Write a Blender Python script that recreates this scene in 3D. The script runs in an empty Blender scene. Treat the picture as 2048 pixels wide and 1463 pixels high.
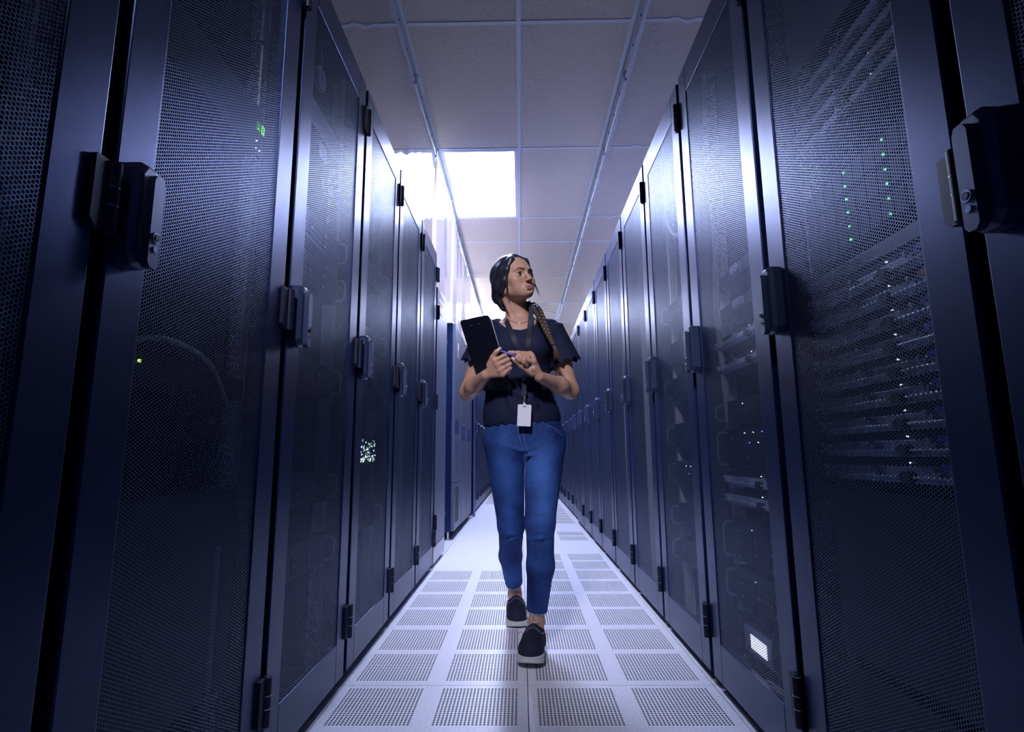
import bpy, bmesh, math, random
import numpy as np
from mathutils import Vector, Matrix
random.seed(7)
S = bpy.context.scene
COL = S.collection
PI = math.pi

# ------------------------------------------------------------------ helpers
def link(o):
    COL.objects.link(o)
    return o

def tag(o, label=None, cat=None, group=None, kind=None):
    if label: o['label'] = label
    if cat: o['category'] = cat
    if group: o['group'] = group
    if kind: o['kind'] = kind
    return o

def empty(name, label, cat, loc=(0, 0, 0), rotz=0.0, group=None):
    o = bpy.data.objects.new(name, None)
    o.empty_display_size = .1
    o.location = loc
    o.rotation_euler = (0, 0, rotz)
    link(o)
    return tag(o, label, cat, group)

class MB:
    """collects faces; every shape goes through here"""
    def __init__(s):
        s.v = []; s.f = []; s.m = []; s.sm = []
    def add(s, vs, fs, mi=0, smooth=False):
        b = len(s.v)
        s.v += [tuple(v) for v in vs]
        for f in fs:
            s.f.append([b + i for i in f]); s.m.append(mi); s.sm.append(smooth)
    def box(s, x0, x1, y0, y1, z0, z1, mi=0):
        vs = [(x, y, z) for z in (z0, z1) for y in (y0, y1) for x in (x0, x1)]
        s.add(vs, [(0, 2, 3, 1), (4, 5, 7, 6), (0, 1, 5, 4), (2, 6, 7, 3), (0, 4, 6, 2), (1, 3, 7, 5)], mi)
        return s
    def prism(s, pts, axis, a, b, mi=0, smooth=False):
        """closed outline pts (2-D) swept along axis from a to b"""
        n = len(pts)
        def P(p, t):
            return {0: (t, p[0], p[1]), 1: (p[0], t, p[1]), 2: (p[0], p[1], t)}[axis]
        vs = [P(p, a) for p in pts] + [P(p, b) for p in pts]
        s.add(vs, [tuple(range(n - 1, -1, -1)), tuple(range(n, 2 * n))], mi)
        s.add(vs, [(i, (i + 1) % n, n + (i + 1) % n, n + i) for i in range(n)], mi, smooth)
        return s
    def tube(s, pts, r, n=8, mi=0, flat=1.0, up=None):
        """round tube along pts; r may be a list"""
        pts = [Vector(p) for p in pts]
        rr = r if isinstance(r, (list, tuple)) else [r] * len(pts)
        rings = []; prev = None
        for i, p in enumerate(pts):
            t = (pts[min(i + 1, len(pts) - 1)] - pts[max(i - 1, 0)]).normalized()
            if up is not None:
                a = Vector(up)
            else:
                a = prev if prev is not None else (Vector((0, 0, 1)) if abs(t.z) < .9 else Vector((1, 0, 0)))
            u = (a - t * a.dot(t)).normalized(); w = t.cross(u); prev = u
            rings.append([p + (u * math.cos(2 * PI * k / n) * flat + w * math.sin(2 * PI * k / n)) * rr[i] for k in range(n)])
        vs = [v for ring in rings for v in ring]
        fs = []
        for i in range(len(rings) - 1):
            for k in range(n):
                fs.append((i * n + k, i * n + (k + 1) % n, (i + 1) * n + (k + 1) % n, (i + 1) * n + k))
        s.add(vs, fs, mi, True)
        s.add(rings[0], [tuple(range(n - 1, -1, -1))], mi)
        s.add(rings[-1], [tuple(range(n))], mi)
        return s
    def ball(s, c, r, n=10, mi=0):
        rx, ry, rz = r if isinstance(r, (tuple, list)) else (r, r, r)
        vs = [(c[0], c[1], c[2] - rz)]
        for i in range(1, n):
            a = -PI / 2 + PI * i / n
            for k in range(2 * n):
                b = PI * k / n
                vs.append((c[0] + rx * math.cos(a) * math.cos(b), c[1] + ry * math.cos(a) * math.sin(b), c[2] + rz * math.sin(a)))
        vs.append((c[0], c[1], c[2] + rz)); m = 2 * n; L = len(vs) - 1
        fs = [(0, 1 + (k + 1) % m, 1 + k) for k in range(m)]
        for i in range(n - 2):
            for k in range(m):
                a = 1 + i * m
                fs.append((a + k, a + (k + 1) % m, a + m + (k + 1) % m, a + m + k))
        a = 1 + (n - 2) * m
        fs += [(a + k, a + (k + 1) % m, L) for k in range(m)]
        s.add(vs, fs, mi, True)
        return s
    def mesh(s, name, mats):
        me = bpy.data.meshes.new(name)
        me.from_pydata(s.v, [], s.f)
        for m in (mats if isinstance(mats, (list, tuple)) else [mats]):
            me.materials.append(m)
        me.polygons.foreach_set('material_index', s.m)
        me.polygons.foreach_set('use_smooth', s.sm)
        me.update()
        return me
    def obj(s, name, mats, parent=None, bevel=0.0, seg=2):
        o = bpy.data.objects.new(name, s.mesh(name, mats))
        link(o)
        if parent: o.parent = parent
        if bevel:
            md = o.modifiers.new('edge', 'BEVEL'); md.width = bevel; md.segments = seg
            md.limit_method = 'ANGLE'; md.angle_limit = math.radians(40)
        return o

def np_obj(name, V, F, mats, parent=None, mi=None, smooth=True):
    """V (n,3) array, F (m,4) quads"""
    me = bpy.data.meshes.new(name)
    me.vertices.add(len(V)); me.vertices.foreach_set('co', np.ascontiguousarray(V, np.float32).ravel())
    k = F.shape[1]
    me.loops.add(F.size); me.loops.foreach_set('vertex_index', np.ascontiguousarray(F, np.int32).ravel())
    me.polygons.add(len(F)); me.polygons.foreach_set('loop_start', np.arange(0, F.size, k, dtype=np.int32))
    for m in (mats if isinstance(mats, (list, tuple)) else [mats]):
        me.materials.append(m)
    if mi is not None: me.polygons.foreach_set('material_index', np.ascontiguousarray(mi, np.int32))
    me.polygons.foreach_set('use_smooth', np.full(len(F), smooth, bool))
    me.update(calc_edges=True)
    me.validate()
    o = bpy.data.objects.new(name, me); link(o)
    if parent: o.parent = parent
    return o

def dup_tree(src, loc, rotz, label, group=None):
    """the thing with copies of its parts and sub-parts"""
    r = src.copy(); link(r); r.location = loc; r.rotation_euler = (0, 0, rotz); r['label'] = label
    if group: r['group'] = group
    for ch in list(src.children):
        c = ch.copy(); link(c); c.parent = r
        for g in list(ch.children):
            d = g.copy(); link(d); d.parent = c
    return r

# ------------------------------------------------------------------ materials
def mat(name, col, rough=.5, metal=0.0, spec=.5, bump=0.0, bscale=200., emit=None, estr=0.0, var=0.0, vscale=20., coat=0.0, sss=0.0):
    m = bpy.data.materials.new(name); m.use_nodes = True
    nt = m.node_tree; b = nt.nodes['Principled BSDF']
    b.inputs['Base Color'].default_value = (*col, 1)
    b.inputs['Roughness'].default_value = rough
    b.inputs['Metallic'].default_value = metal
    b.inputs['Specular IOR Level'].default_value = spec
    b.inputs['Coat Weight'].default_value = coat
    if sss:
        b.inputs['Subsurface Weight'].default_value = sss
        b.inputs['Subsurface Radius'].default_value = (.012, .004, .002)
        b.inputs['Subsurface Scale'].default_value = 1.0
    if emit:
        b.inputs['Emission Color'].default_value = (*emit, 1); b.inputs['Emission Strength'].default_value = estr
    tc = None
    if bump or var:
        tc = nt.nodes.new('ShaderNodeTexCoord')
    if var:
        n = nt.nodes.new('ShaderNodeTexNoise'); n.inputs['Scale'].default_value = vscale; n.inputs['Detail'].default_value = 4
        nt.links.new(tc.outputs['Object'], n.inputs['Vector'])
        mx = nt.nodes.new('ShaderNodeMix'); mx.data_type = 'RGBA'
        mx.inputs['A'].default_value = (*[c * (1 - var) for c in col], 1); mx.inputs['B'].default_value = (*[min(1, c * (1 + var)) for c in col], 1)
        nt.links.new(n.outputs['Fac'], mx.inputs['Factor']); nt.links.new(mx.outputs['Result'], b.inputs['Base Color'])
    if bump:
        n = nt.nodes.new('ShaderNodeTexNoise'); n.inputs['Scale'].default_value = bscale; n.inputs['Detail'].default_value = 3
        nt.links.new(tc.outputs['Object'], n.inputs['Vector'])
        bp = nt.nodes.new('ShaderNodeBump'); bp.inputs['Strength'].default_value = bump; bp.inputs['Distance'].default_value = .002
        nt.links.new(n.outputs['Fac'], bp.inputs['Height']); nt.links.new(bp.outputs['Normal'], b.inputs['Normal'])
    return m

M = {}
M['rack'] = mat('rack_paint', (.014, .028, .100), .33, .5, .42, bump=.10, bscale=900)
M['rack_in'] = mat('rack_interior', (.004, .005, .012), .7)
M['meshm'] = mat('mesh_steel', (.048, .078, .165), .40, .55, .5)
M['gap'] = mat('rubber_black', (.006, .006, .012), .7)
M['handle'] = mat('handle_plastic', (.035, .05, .12), .36, .3, .5, bump=.05, bscale=500)
M['hinge'] = mat('hinge_black', (.010, .014, .04), .5, 0, .25)
M['chrome'] = mat('chrome', (.75, .77, .82), .16, 1.0)
M['steel'] = mat('zinc_post', (.68, .72, .85), .34, .55)
M['lipm'] = mat('bright_edge', (.62, .68, .85), .35, .5)
M['pale2'] = mat('grey_pull', (.085, .10, .17), .45, .3)
M['pale'] = mat('pale_bezel', (.30, .34, .52), .45, .3)
M['dark'] = mat('server_black', (.005, .006, .016), .6, 0, .12, bump=.05, bscale=300)
M['blankp'] = mat('blank_panel', (.045, .06, .17), .5)
M['blankd'] = mat('blank_panel_dark', (.008, .011, .036), .6, 0, .2)
M['bluetab'] = mat('blue_tab', (.05, .05, .65), .4)
M['orangetab'] = mat('orange_tab', (.75, .20, .05), .4)
M['paper'] = mat('label_paper', (.75, .76, .80), .6)
M['red'] = mat('red_print', (.65, .06, .05), .5)
M['yellow'] = mat('yellow_cable', (.62, .50, .10), .4)
M['bluecab'] = mat('blue_cable', (.05, .09, .50), .4)
M['greycab'] = mat('grey_cable', (.20, .22, .28), .45)
M['led_g'] = mat('led_green', (0, .2, .02), .4, emit=(.10, 1, .22), estr=3.2)
M['led_y'] = mat('led_yellow', (.2, .2, .02), .4, emit=(.62, 1, .08), estr=3.0)
M['led_b'] = mat('led_blue', (0, 0, .3), .4, emit=(.12, .16, 1), estr=4)
M['led_w'] = mat('led_white', (.3, .3, .4), .4, emit=(.8, .85, 1), estr=3)
M['led_t'] = mat('led_teal', (0, .1, .1), .4, emit=(.45, .85, .6), estr=.9)
M['seg_on'] = mat('digit_green', (0, .2, .02), .4, emit=(.25, 1, .04), estr=1.6)
M['seg_dim'] = mat('digit_green_dim', (0, .1, .02), .4, emit=(.15, .7, .04), estr=.45)
M['screen'] = mat('screen_white', (.5, .5, .6), .4, emit=(.86, .88, 1), estr=1.5)
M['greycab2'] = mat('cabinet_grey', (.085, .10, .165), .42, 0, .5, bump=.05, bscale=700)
M['tbar'] = mat('grid_white', (.60, .64, .70), .45)
M['plate'] = mat('white_enamel', (.72, .74, .80), .4)
M['light'] = mat('light_diffuser', (.9, .9, .95), .5, emit=(.59, .68, 1.0), estr=60)
M['bolt'] = mat('bolt_dark', (.05, .06, .10), .35, .8)
M['rail'] = mat('rail_clear', (.42, .44, .50), .25, 0, .6)
M['wallp'] = mat('wall_paint', (.45, .46, .52), .7, bump=.05, bscale=80)
M['shade'] = mat('subfloor_dark', (.006, .007, .012), .9)

# floor laminate: pale lavender with fine flecks
def floor_mat():
    m = mat('floor_laminate', (.66, .66, .80), .33, 0, .45)
    nt = m.node_tree; b = nt.nodes['Principled BSDF']
    tc = nt.nodes.new('ShaderNodeTexCoord')
    n = nt.nodes.new('ShaderNodeTexNoise'); n.inputs['Scale'].default_value = 140; n.inputs['Detail'].default_value = 5; n.inputs['Roughness'].default_value = .7
    nt.links.new(tc.outputs['Object'], n.inputs['Vector'])
    r = nt.nodes.new('ShaderNodeValToRGB')
    r.color_ramp.elements[0].position = .34; r.color_ramp.elements[0].color = (.62, .62, .68, 1)
    r.color_ramp.elements[1].position = .52; r.color_ramp.elements[1].color = (.82, .82, .93, 1)
    nt.links.new(n.outputs['Fac'], r.inputs['Fac']); nt.links.new(r.outputs['Color'], b.inputs['Base Color'])
    return m
M['floor'] = floor_mat()

# mineral-fibre ceiling: warm grey with dark fissures
def ceil_mat():
    m = mat('ceiling_fibre', (.45, .42, .43), .9, 0, .1)
    nt = m.node_tree; b = nt.nodes['Principled BSDF']
    tc = nt.nodes.new('ShaderNodeTexCoord')
    v = nt.nodes.new('ShaderNodeTexNoise'); v.inputs['Scale'].default_value = 135; v.inputs['Detail'].default_value = 1.5; v.inputs['Roughness'].default_value = .6
    nt.links.new(tc.outputs['Object'], v.inputs['Vector'])
    r = nt.nodes.new('ShaderNodeValToRGB')
    r.color_ramp.elements[0].position = .335; r.color_ramp.elements[0].color = (.20, .165, .15, 1)
    r.color_ramp.elements[1].position = .385; r.color_ramp.elements[1].color = (.57, .51, .465, 1)
    nt.links.new(v.outputs['Fac'], r.inputs['Fac']); nt.links.new(r.outputs['Color'], b.inputs['Base Color'])
    return m
M['ceil'] = ceil_mat()

# clear plastic sheet
def pvc_mat(name, tint, gl, df, rough):
    m = bpy.data.materials.new(name); m.use_nodes = True
    nt = m.node_tree; nt.nodes.remove(nt.nodes['Principled BSDF'])
    out = nt.nodes['Material Output']
    tr = nt.nodes.new('ShaderNodeBsdfTransparent'); tr.inputs['Color'].default_value = (*tint, 1)
    gs = nt.nodes.new('ShaderNodeBsdfGlossy'); gs.inputs['Roughness'].default_value = rough; gs.inputs['Color'].default_value = (.9, .92, 1, 1)
    di = nt.nodes.new('ShaderNodeBsdfTranslucent'); di.inputs['Color'].default_value = (.38, .39, .86, 1)
    d2 = nt.nodes.new('ShaderNodeBsdfDiffuse'); d2.inputs['Color'].default_value = (.38, .39, .86, 1)
    fr = nt.nodes.new('ShaderNodeFresnel'); fr.inputs['IOR'].default_value = 1.5
    mu = nt.nodes.new('ShaderNodeMath'); mu.operation = 'MULTIPLY'; mu.inputs[1].default_value = gl
    nt.links.new(fr.outputs['Fac'], mu.inputs[0])
    m0 = nt.nodes.new('ShaderNodeMixShader'); m0.inputs['Fac'].default_value = .5
    tc = nt.nodes.new('ShaderNodeTexCoord'); mp = nt.nodes.new('ShaderNodeMapping'); mp.inputs['Scale'].default_value = (1, 1.5, .16)
    nz_ = nt.nodes.new('ShaderNodeTexNoise'); nz_.inputs['Scale'].default_value = 3.5; nz_.inputs['Detail'].default_value = 5
    nt.links.new(tc.outputs['Object'], mp.inputs['Vector']); nt.links.new(mp.outputs['Vector'], nz_.inputs['Vector'])
    rp = nt.nodes.new('ShaderNodeMapRange'); rp.inputs['From Min'].default_value = .35; rp.inputs['From Max'].default_value = .75; rp.inputs['To Min'].default_value = df * .45; rp.inputs['To Max'].default_value = df * 2.4
    nt.links.new(nz_.outputs['Fac'], rp.inputs['Value'])
    nt.links.new(di.outputs[0], m0.inputs[1]); nt.links.new(d2.outputs[0], m0.inputs[2])
    m1 = nt.nodes.new('ShaderNodeMixShader'); nt.links.new(rp.outputs['Result'], m1.inputs['Fac'])
    nt.links.new(tr.outputs[0], m1.inputs[1]); nt.links.new(m0.outputs[0], m1.inputs[2])
    m2 = nt.nodes.new('ShaderNodeMixShader')
    nt.links.new(mu.outputs[0], m2.inputs['Fac']); nt.links.new(m1.outputs[0], m2.inputs[1]); nt.links.new(gs.outputs[0], m2.inputs[2])
    nt.links.new(m2.outputs[0], out.inputs['Surface'])
    return m
M['pvc'] = pvc_mat('clear_pvc', (.93, .93, .98), 2.2, .10, .04)
M['pvc2'] = pvc_mat('hazy_pvc', (.80, .81, .98), 1.3, .34, .10)
M['pvcb'] = pvc_mat('blue_pvc', (.50, .54, .92), 2.0, .20, .12)

# ------------------------------------------------------------------ camera
f_px, pitch, yaw, roll = 1095.1, .1609, .0143, .0069
cam = bpy.data.cameras.new('camera'); cam.sensor_fit = 'HORIZONTAL'; cam.sensor_width = 36.0
cam.lens = 36.0 * f_px / 2048; cam.clip_start = .02; cam.clip_end = 100
co = bpy.data.objects.new('camera', cam); link(co)
right = Vector((math.cos(yaw), math.sin(yaw), 0)); fwd0 = Vector((-math.sin(yaw), math.cos(yaw), 0)); up0 = Vector((0, 0, 1))
fwd = fwd0 * math.cos(pitch) + up0 * math.sin(pitch); up1 = up0 * math.cos(pitch) - fwd0 * math.sin(pitch)
r2 = right * math.cos(roll) - up1 * -math.sin(roll) * -1
# roll: image x axis = right*cos - up*sin in camera terms
xr = right * math.cos(roll) - up1 * math.sin(roll); yr = right * math.sin(roll) + up1 * math.cos(roll)
Mx = Matrix((xr, yr, -fwd)).transposed().to_4x4(); Mx.translation = Vector((-.0163, 0, .7495))
co.matrix_world = Mx
S.camera = co

# ------------------------------------------------------------------ room
T = .6096; Y0 = 1.3419; HC = 3.026   # tile size, a tile seam, ceiling height
RX = .6095                            # rack fronts
# floor tiles: three kinds sharing meshes
def perf_tile():
    mb = MB(); g = .0012
    h = T / 2
    patches = [(-.277, -.032, -.268, -.018), (.028, .274, -.268, -.018), (-.277, -.032, .031, .281), (.028, .274, .031, .281)]
    xs = sorted({-h + g, h - g} | {p[i] for p in patches for i in (0, 1)}); ys = sorted({-h + g, h - g} | {p[i] for p in patches for i in (2, 3)})
    def inside(cx, cy): return any(p[0] < cx < p[1] and p[2] < cy < p[3] for p in patches)
    for i in range(len(xs) - 1):
        for j in range(len(ys) - 1):
            if not inside((xs[i] + xs[i + 1]) / 2, (ys[j] + ys[j + 1]) / 2):
                mb.add([(xs[i], ys[j], 0), (xs[i + 1], ys[j], 0), (xs[i + 1], ys[j + 1], 0), (xs[i], ys[j + 1], 0)], [(0, 1, 2, 3)])
    n = 22
    for (a, b, c, d) in patches:
        px, py = (b - a) / n, (d - c) / n
        for i in range(n):
            for j in range(n):
                cx, cy = a + px * (i + .5), c + py * (j + .5)
                R = .0037
                oc = [(cx + R * math.cos(PI / 8 + PI / 4 * k), cy + R * math.sin(PI / 8 + PI / 4 * k)) for k in range(8)]
                top = [(x, y, 0) for x, y in oc]; low = [(x, y, -.012) for x, y in oc]
                x0, x1, y0, y1 = cx - px / 2, cx + px / 2, cy - py / 2, cy + py / 2
                cor = [(x1, y1, 0), (x0, y1, 0), (x0, y0, 0), (x1, y0, 0)]
                # octagon verts 0,1 top-right .. ; corner k sits between oct verts 2k and 2k+1
                vs = top + cor + low
                fs = []
                for k in range(4):
                    fs.append((2 * k, 8 + k, 2 * k + 1))
                    fs.append((2 * k + 1, 8 + k, 8 + (k + 1) % 4, (2 * k + 2) % 8))
                mb.add(vs, fs)
                mb.add(top + low, [(k, (k + 1) % 8, 8 + (k + 1) % 8, 8 + k) for k in range(8)], 1)
    for s_ in (0, 1):   # rim
        pass
    mb.box(-h + g, h - g, -h + g, -h + g + .001, -.02, -.0001, 0)
    return mb.mesh('floor_perforated', [M['floor'], M['shade']])
def solid_tile():
    mb = MB(); h = T / 2 - .0012
    mb.box(-h, h, -h, h, -.02, 0)
    return mb.mesh('floor_solid', [M['floor']])
perf_me, solid_me = perf_tile(), solid_tile()
def is_perf(ix, iy):
    if ix not in (0, 1): return False
    if iy <= 3: return True
    if iy == 4: return ix == 1
    if iy == 5: return False
    if iy == 6: return ix == 1
    if iy == 7: return False
    if iy <= 11: return ix == 1
    return iy in (12, 13, 14)
for iy in range(-6, 22):
    for ix in (-1, 0, 1, 2):
        o = bpy.data.objects.new('floor', perf_me if is_perf(ix, iy) else solid_me)
        o.location = ((ix - .5) * T, Y0 + (iy + .5) * T, 0)
        link(o); tag(o, kind='structure')
mb = MB(); mb.box(-3, 3, -3, 15, -.32, -.30); tag(mb.obj('floor', [M['shade']]), kind='structure')
mb = MB(); mb.box(-3, -1.5 * T - .31, -3, 15, -.02, 0); mb.box(1.5 * T + .31, 3, -3, 15, -.02, 0)
tag(mb.obj('floor', [M['floor']]), kind='structure')

# ceiling slab with openings left for the light panels
CY = 2.594; C4 = 1.2192; CXO = -.0064
LIGHTS = [(-T, 0, CY + C4, CY + 2 * C4), (-T, 0, CY + 4.5 * C4, CY + 5.5 * C4), (T, 2 * T, CY + 4.5 * C4, CY + 5.5 * C4)]
xs = [-3] + [CXO + k * T for k in (-4, -3, -2, -1, 0, 1, 2, 3, 4)] + [3]
rows = [CY + C4 * k for k in (-4, -3, -2, -1, 0, 1, 2)] + [CY + C4 * (k + .5) for k in (2, 3, 4, 5, 6, 7, 8, 9)]
mb = MB()
for i in range(len(xs) - 1):
    for j in range(len(rows) - 1):
        cx, cy = (xs[i] + xs[i + 1]) / 2, (rows[j] + rows[j + 1]) / 2
        if any(a + CXO < cx < b + CXO and c < cy < d for a, b, c, d in LIGHTS): continue
        mb.box(xs[i], xs[i + 1], rows[j], rows[j + 1], HC + .004, HC + .03)
tag(mb.obj('ceiling', [M['ceil']]), kind='structure')
mb = MB(); w = .012
for x in xs[1:-1]:
    mb.box(x - w, x + w, rows[0], rows[-1], HC - .001, HC + .012)
for y in rows:
    mb.box(-3, 3, y - w, y + w, HC, HC + .012)
tag(mb.obj('trim_1', [M['tbar']], bevel=.0008), kind='structure')
for nm, (a, b, c, d) in {'wall_left': (-3.05, -3, -3, 14.6), 'wall_right': (3, 3.05, -3, 14.6), 'wall_back': (-3, 3, 14, 14.1)}.items():
    mb = MB(); mb.box(a, b, c, d, -.3, HC + .03); tag(mb.obj(nm, [M['wallp']]), kind='structure')

# ceiling lights
LAB = ['bright square ceiling light panel nearest overhead, left of the ceiling centre line', 'glowing ceiling light panel behind the head of the woman',
       'far ceiling light panel beyond the right-hand plastic sheet']
for (a, b, c, d), lab in zip(LIGHTS, LAB):
    cx, cy = (a + b) / 2 + CXO, (c + d) / 2
    L = empty('ceiling_light', lab, 'light', (cx, cy, HC), group='recessed ceiling lights')
    hx, hy = T / 2 - .012, (d - c) / 2 - .012
    fr = MB(); e = .026
    fr.box(-hx, hx, -hy, -hy + e, -.002, .05); fr.box(-hx, hx, hy - e, hy, -.002, .05); fr.box(-hx, -hx + e, -hy + e, hy - e, -.002, .05); fr.box(hx - e, hx, -hy + e, hy - e, -.002, .05)
    fr.obj('light_frame', [M['plate']], L, bevel=.002)
    df = MB(); df.box(-hx + e, hx - e, -hy + e, hy - e, .012, .02); df.obj('diffuser', [M['light']], L)
    lt = MB(); lt.box(hx - e - .016, hx - e - .004, .05, .11, .0, .011); lt.obj('latch', [M['steel']], L)

# ------------------------------------------------------------------ server rack
def hex_sheet(y0, y1, z0, z1, x, pv=.0063, open_=.70):
    pv = (z1 - z0) / round((z1 - z0) / pv); R = pv / math.sqrt(3); dc = 1.5 * R
    nc = int(round((y1 - y0 - .5 * R) / dc)); nr = int(round((z1 - z0) / pv))
    V = []; F = []
    ang = np.arange(6) * PI / 3
    ci, cj = np.meshgrid(np.arange(nc), np.arange(nr), indexing='ij'); ci = ci.ravel(); cj = cj.ravel()
    cy = y0 + R + ci * dc; cz = z0 + pv * (cj + .5) + np.where(ci % 2 == 1, pv / 2, 0)
    k = (cz < z1 - .2 * pv); cy = cy[k]; cz = cz[k]; n = len(cy)
    out = np.stack([np.full((n, 6), x), cy[:, None] + R * np.cos(ang), cz[:, None] + R * np.sin(ang)], -1)
    inn = np.stack([np.full((n, 6), x), cy[:, None] + R * open_ * np.cos(ang), cz[:, None] + R * open_ * np.sin(ang)], -1)
    V = np.concatenate([out, inn], 1).reshape(-1, 3)
    b = np.arange(n)[:, None, None] * 12; a = np.arange(6); a2 = (a + 1) % 6
    F = (b + np.stack([a, a2, a2 + 6, a + 6], -1)[None]).reshape(-1, 4)
    return V, F

YA, YB = -.307, .278            # door edges in rack space (latch side, hinge side)
MY0, MY1, MZ0, MZ1 = -.227, .196, .155, 2.078
def make_rack(name, label, group):
    root = empty(name, label, 'server rack', group=group)
    cb = MB()
    y0, y1 = -.306, .306
    cb.box(-1.02, -.03, y0, y0 + .02, .03, 2.2, 1); cb.box(-1.02, -.03, y1 - .02, y1, .03, 2.2, 1)
    cb.box(-1.02, -.022, y0, y1, 2.185, 2.2, 0); cb.box(-1.02, -1.0, y0 + .02, y1 - .02, .03, 2.185, 1); cb.box(-1.0, -.03, y0 + .02, y1 - .02, .03, .06, 1)
    for (a, b) in ((y0, y0 + .03), (y1 - .045, y1)):
        cb.box(-.075, -.026, a, b, .03, 2.185, 2)
    cb.box(-.98, -.05, y0 + .01, y1 - .01, 0.0, .03, 2)
    cb.obj('cabinet_frame', [M['rack'], M['rack_in'], M['gap']], root, bevel=.002)
    dm = MB(); x0, x1 = -.02, 0.0
    dm.box(x0, x1, YA, MY0, .035, 2.19); dm.box(x0, x1, MY1, YB, .035, 2.19)
    dm.box(x0, x1, MY0, MY1, .035, MZ0 - .0005); dm.box(x0, x1, MY0, MY1, MZ1 + .0005, 2.19)
    door = dm.obj('door', [M['rack']], root, bevel=.0025)
    V, F = hex_sheet(MY0 - .002, MY1 + .002, MZ0 - .002, MZ1 + .002, -.003)
    np_obj('door_mesh', V, F, [M['meshm']], door, smooth=False)
    # swing handle: chamfered base, raised lever, lock
    h = MB(); yc, zc = -.272, 1.112
    out = [(yc - .027, zc - .066), (yc - .014, zc - .082), (yc + .014, zc - .082), (yc + .027, zc - .066), (yc + .027, zc + .066), (yc + .014, zc + .082), (yc - .014, zc + .082), (yc - .027, zc + .066)]
    inn = [(yc + (p[0] - yc) * .72, zc + (p[1] - zc) * .93) for p in out]
    n = 8
    vs = [(.0005, *p) for p in out] + [(.020, *p) for p in out] + [(.030, *p) for p in inn]
    fs = [(i, (i + 1) % n, n + (i + 1) % n, n + i) for i in range(n)] + [(n + i, n + (i + 1) % n, 2 * n + (i + 1) % n, 2 * n + i) for i in range(n)] + [tuple(range(2 * n, 3 * n))]
    h.add(vs, fs)
    lev = [(yc - .012, zc - .076), (yc - .006, zc - .083), (yc + .006, zc - .083), (yc + .012, zc - .076), (yc + .012, zc + .052), (yc + .007, zc + .063), (yc - .007, zc + .063), (yc - .012, zc + .052)]
    h.prism(lev, 0, .031, .044)
    hd = h.obj('door_handle', [M['handle'], M['chrome']], door, bevel=.003, seg=3)
    k = MB()
    ring = lambda c, r, m=14: [(c[0] + r * math.cos(2 * PI * i / m), c[1] + r * math.sin(2 * PI * i / m)) for i in range(m)]
    k.prism(ring((yc, zc - .036), .0085), 0, .044, .047, 0, True); k.prism(ring((yc, zc - .036), .0055), 0, .047, .0485, 1, True); k.prism(ring((yc, zc - .054), .005), 0, .044, .0465, 0, True)
    k.obj('door_lock', [M['chrome'], M['hinge']], door)
    for zc in (2.037, 1.117, .2):
        g = MB(); yb = .292
        m = 12
        for (a, b, r) in ((-.052, -.0145, .0105), (-.0135, .0135, .0105), (.0145, .052, .0105)):
            g.prism([(.010 + r * math.cos(2 * PI * i / m), yb + r * math.sin(2 * PI * i / m)) for i in range(m)], 2, zc + a, zc + b, 0, True)
        g.prism([(.010 + .0111 * math.cos(2 * PI * i / m), yb + .0111 * math.sin(2 * PI * i / m)) for i in range(m)], 2, zc - .0145, zc - .0132, 1, True)
        g.prism([(.010 + .0111 * math.cos(2 * PI * i / m), yb + .0111 * math.sin(2 * PI * i / m)) for i in range(m)], 2, zc + .0132, zc + .0145, 1, True)
        g.prism([(yb - .034, zc - .042), (yb - .024, zc - .052), (yb, zc - .052), (yb, zc + .052), (yb - .034, zc + .052)], 0, .0005, .010)
        g.obj('hinge', [M['hinge'], M['chrome']], root, bevel=.0015)
    for s_ in (-1, 1):
        p = MB(); ya = s_ * .247
        p.box(-.105, -.075, ya - .017, ya + .017, .06, 2.18); p.box(-.12, -.105, ya + s_ * .0, ya + s_ * .017, .06, 2.18)
        p.obj('mounting_rail', [M['steel']], root, bevel=.004)
    return root

ORD = ['nearest', 'second', 'third', 'fourth', 'fifth', 'sixth', 'seventh', 'eighth', 'ninth', 'tenth', 'eleventh', 'twelfth', 'thirteenth', 'fourteenth', 'fifteenth', 'sixteenth', 'seventeenth', 'eighteenth']
LEFT = [1.6645 + .6145 * k for k in (-2, -1, 0, 1, 2, 3)]
RIGHT = [1.016 + .6145 * k for k in range(-1, 9)]
proto = None
for i, y in enumerate(LEFT):
    lab = 'black server rack with mesh door, %s from the camera in the left row' % ORD[i]
    if proto is None:
        proto = make_rack('server_rack', lab, 'black mesh door racks of the left row'); proto.location = (-RX, y, 0)
    else:
        dup_tree(proto, (-RX, y, 0), 0, lab)
for i, y in enumerate(RIGHT):
    dup_tree(proto, (RX, y, 0), PI, 'black server rack with mesh door, %s from the camera in the right row' % ORD[i], 'black mesh door racks of the right row')
for i in range(11):
    dup_tree(proto, (RX + .02, RIGHT[-1] + .70 + .6145 * i, 0), PI, 'distant server rack of the right row, beyond the dark filler strip, %s from there' % ORD[i].replace('nearest', 'first'), 'distant racks of the right row')
for i in range(10):
    dup_tree(proto, (-RX - .01, 7.45 + .6145 * i, 0), 0, 'distant server rack of the left row beyond the hanging blue strip, %s from there' % ORD[i].replace('nearest', 'first'), 'distant racks of the left row')
# dark filler strip between the two right-hand runs
mb = MB(); mb.box(RX + .015, RX + .9, RIGHT[-1] + .312, RIGHT[-1] + .385, 0, 2.2)
tag(mb.obj('filler_panel', [M['gap']], bevel=.003), 'narrow black filler strip between two runs of right-hand racks', 'panel')

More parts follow.
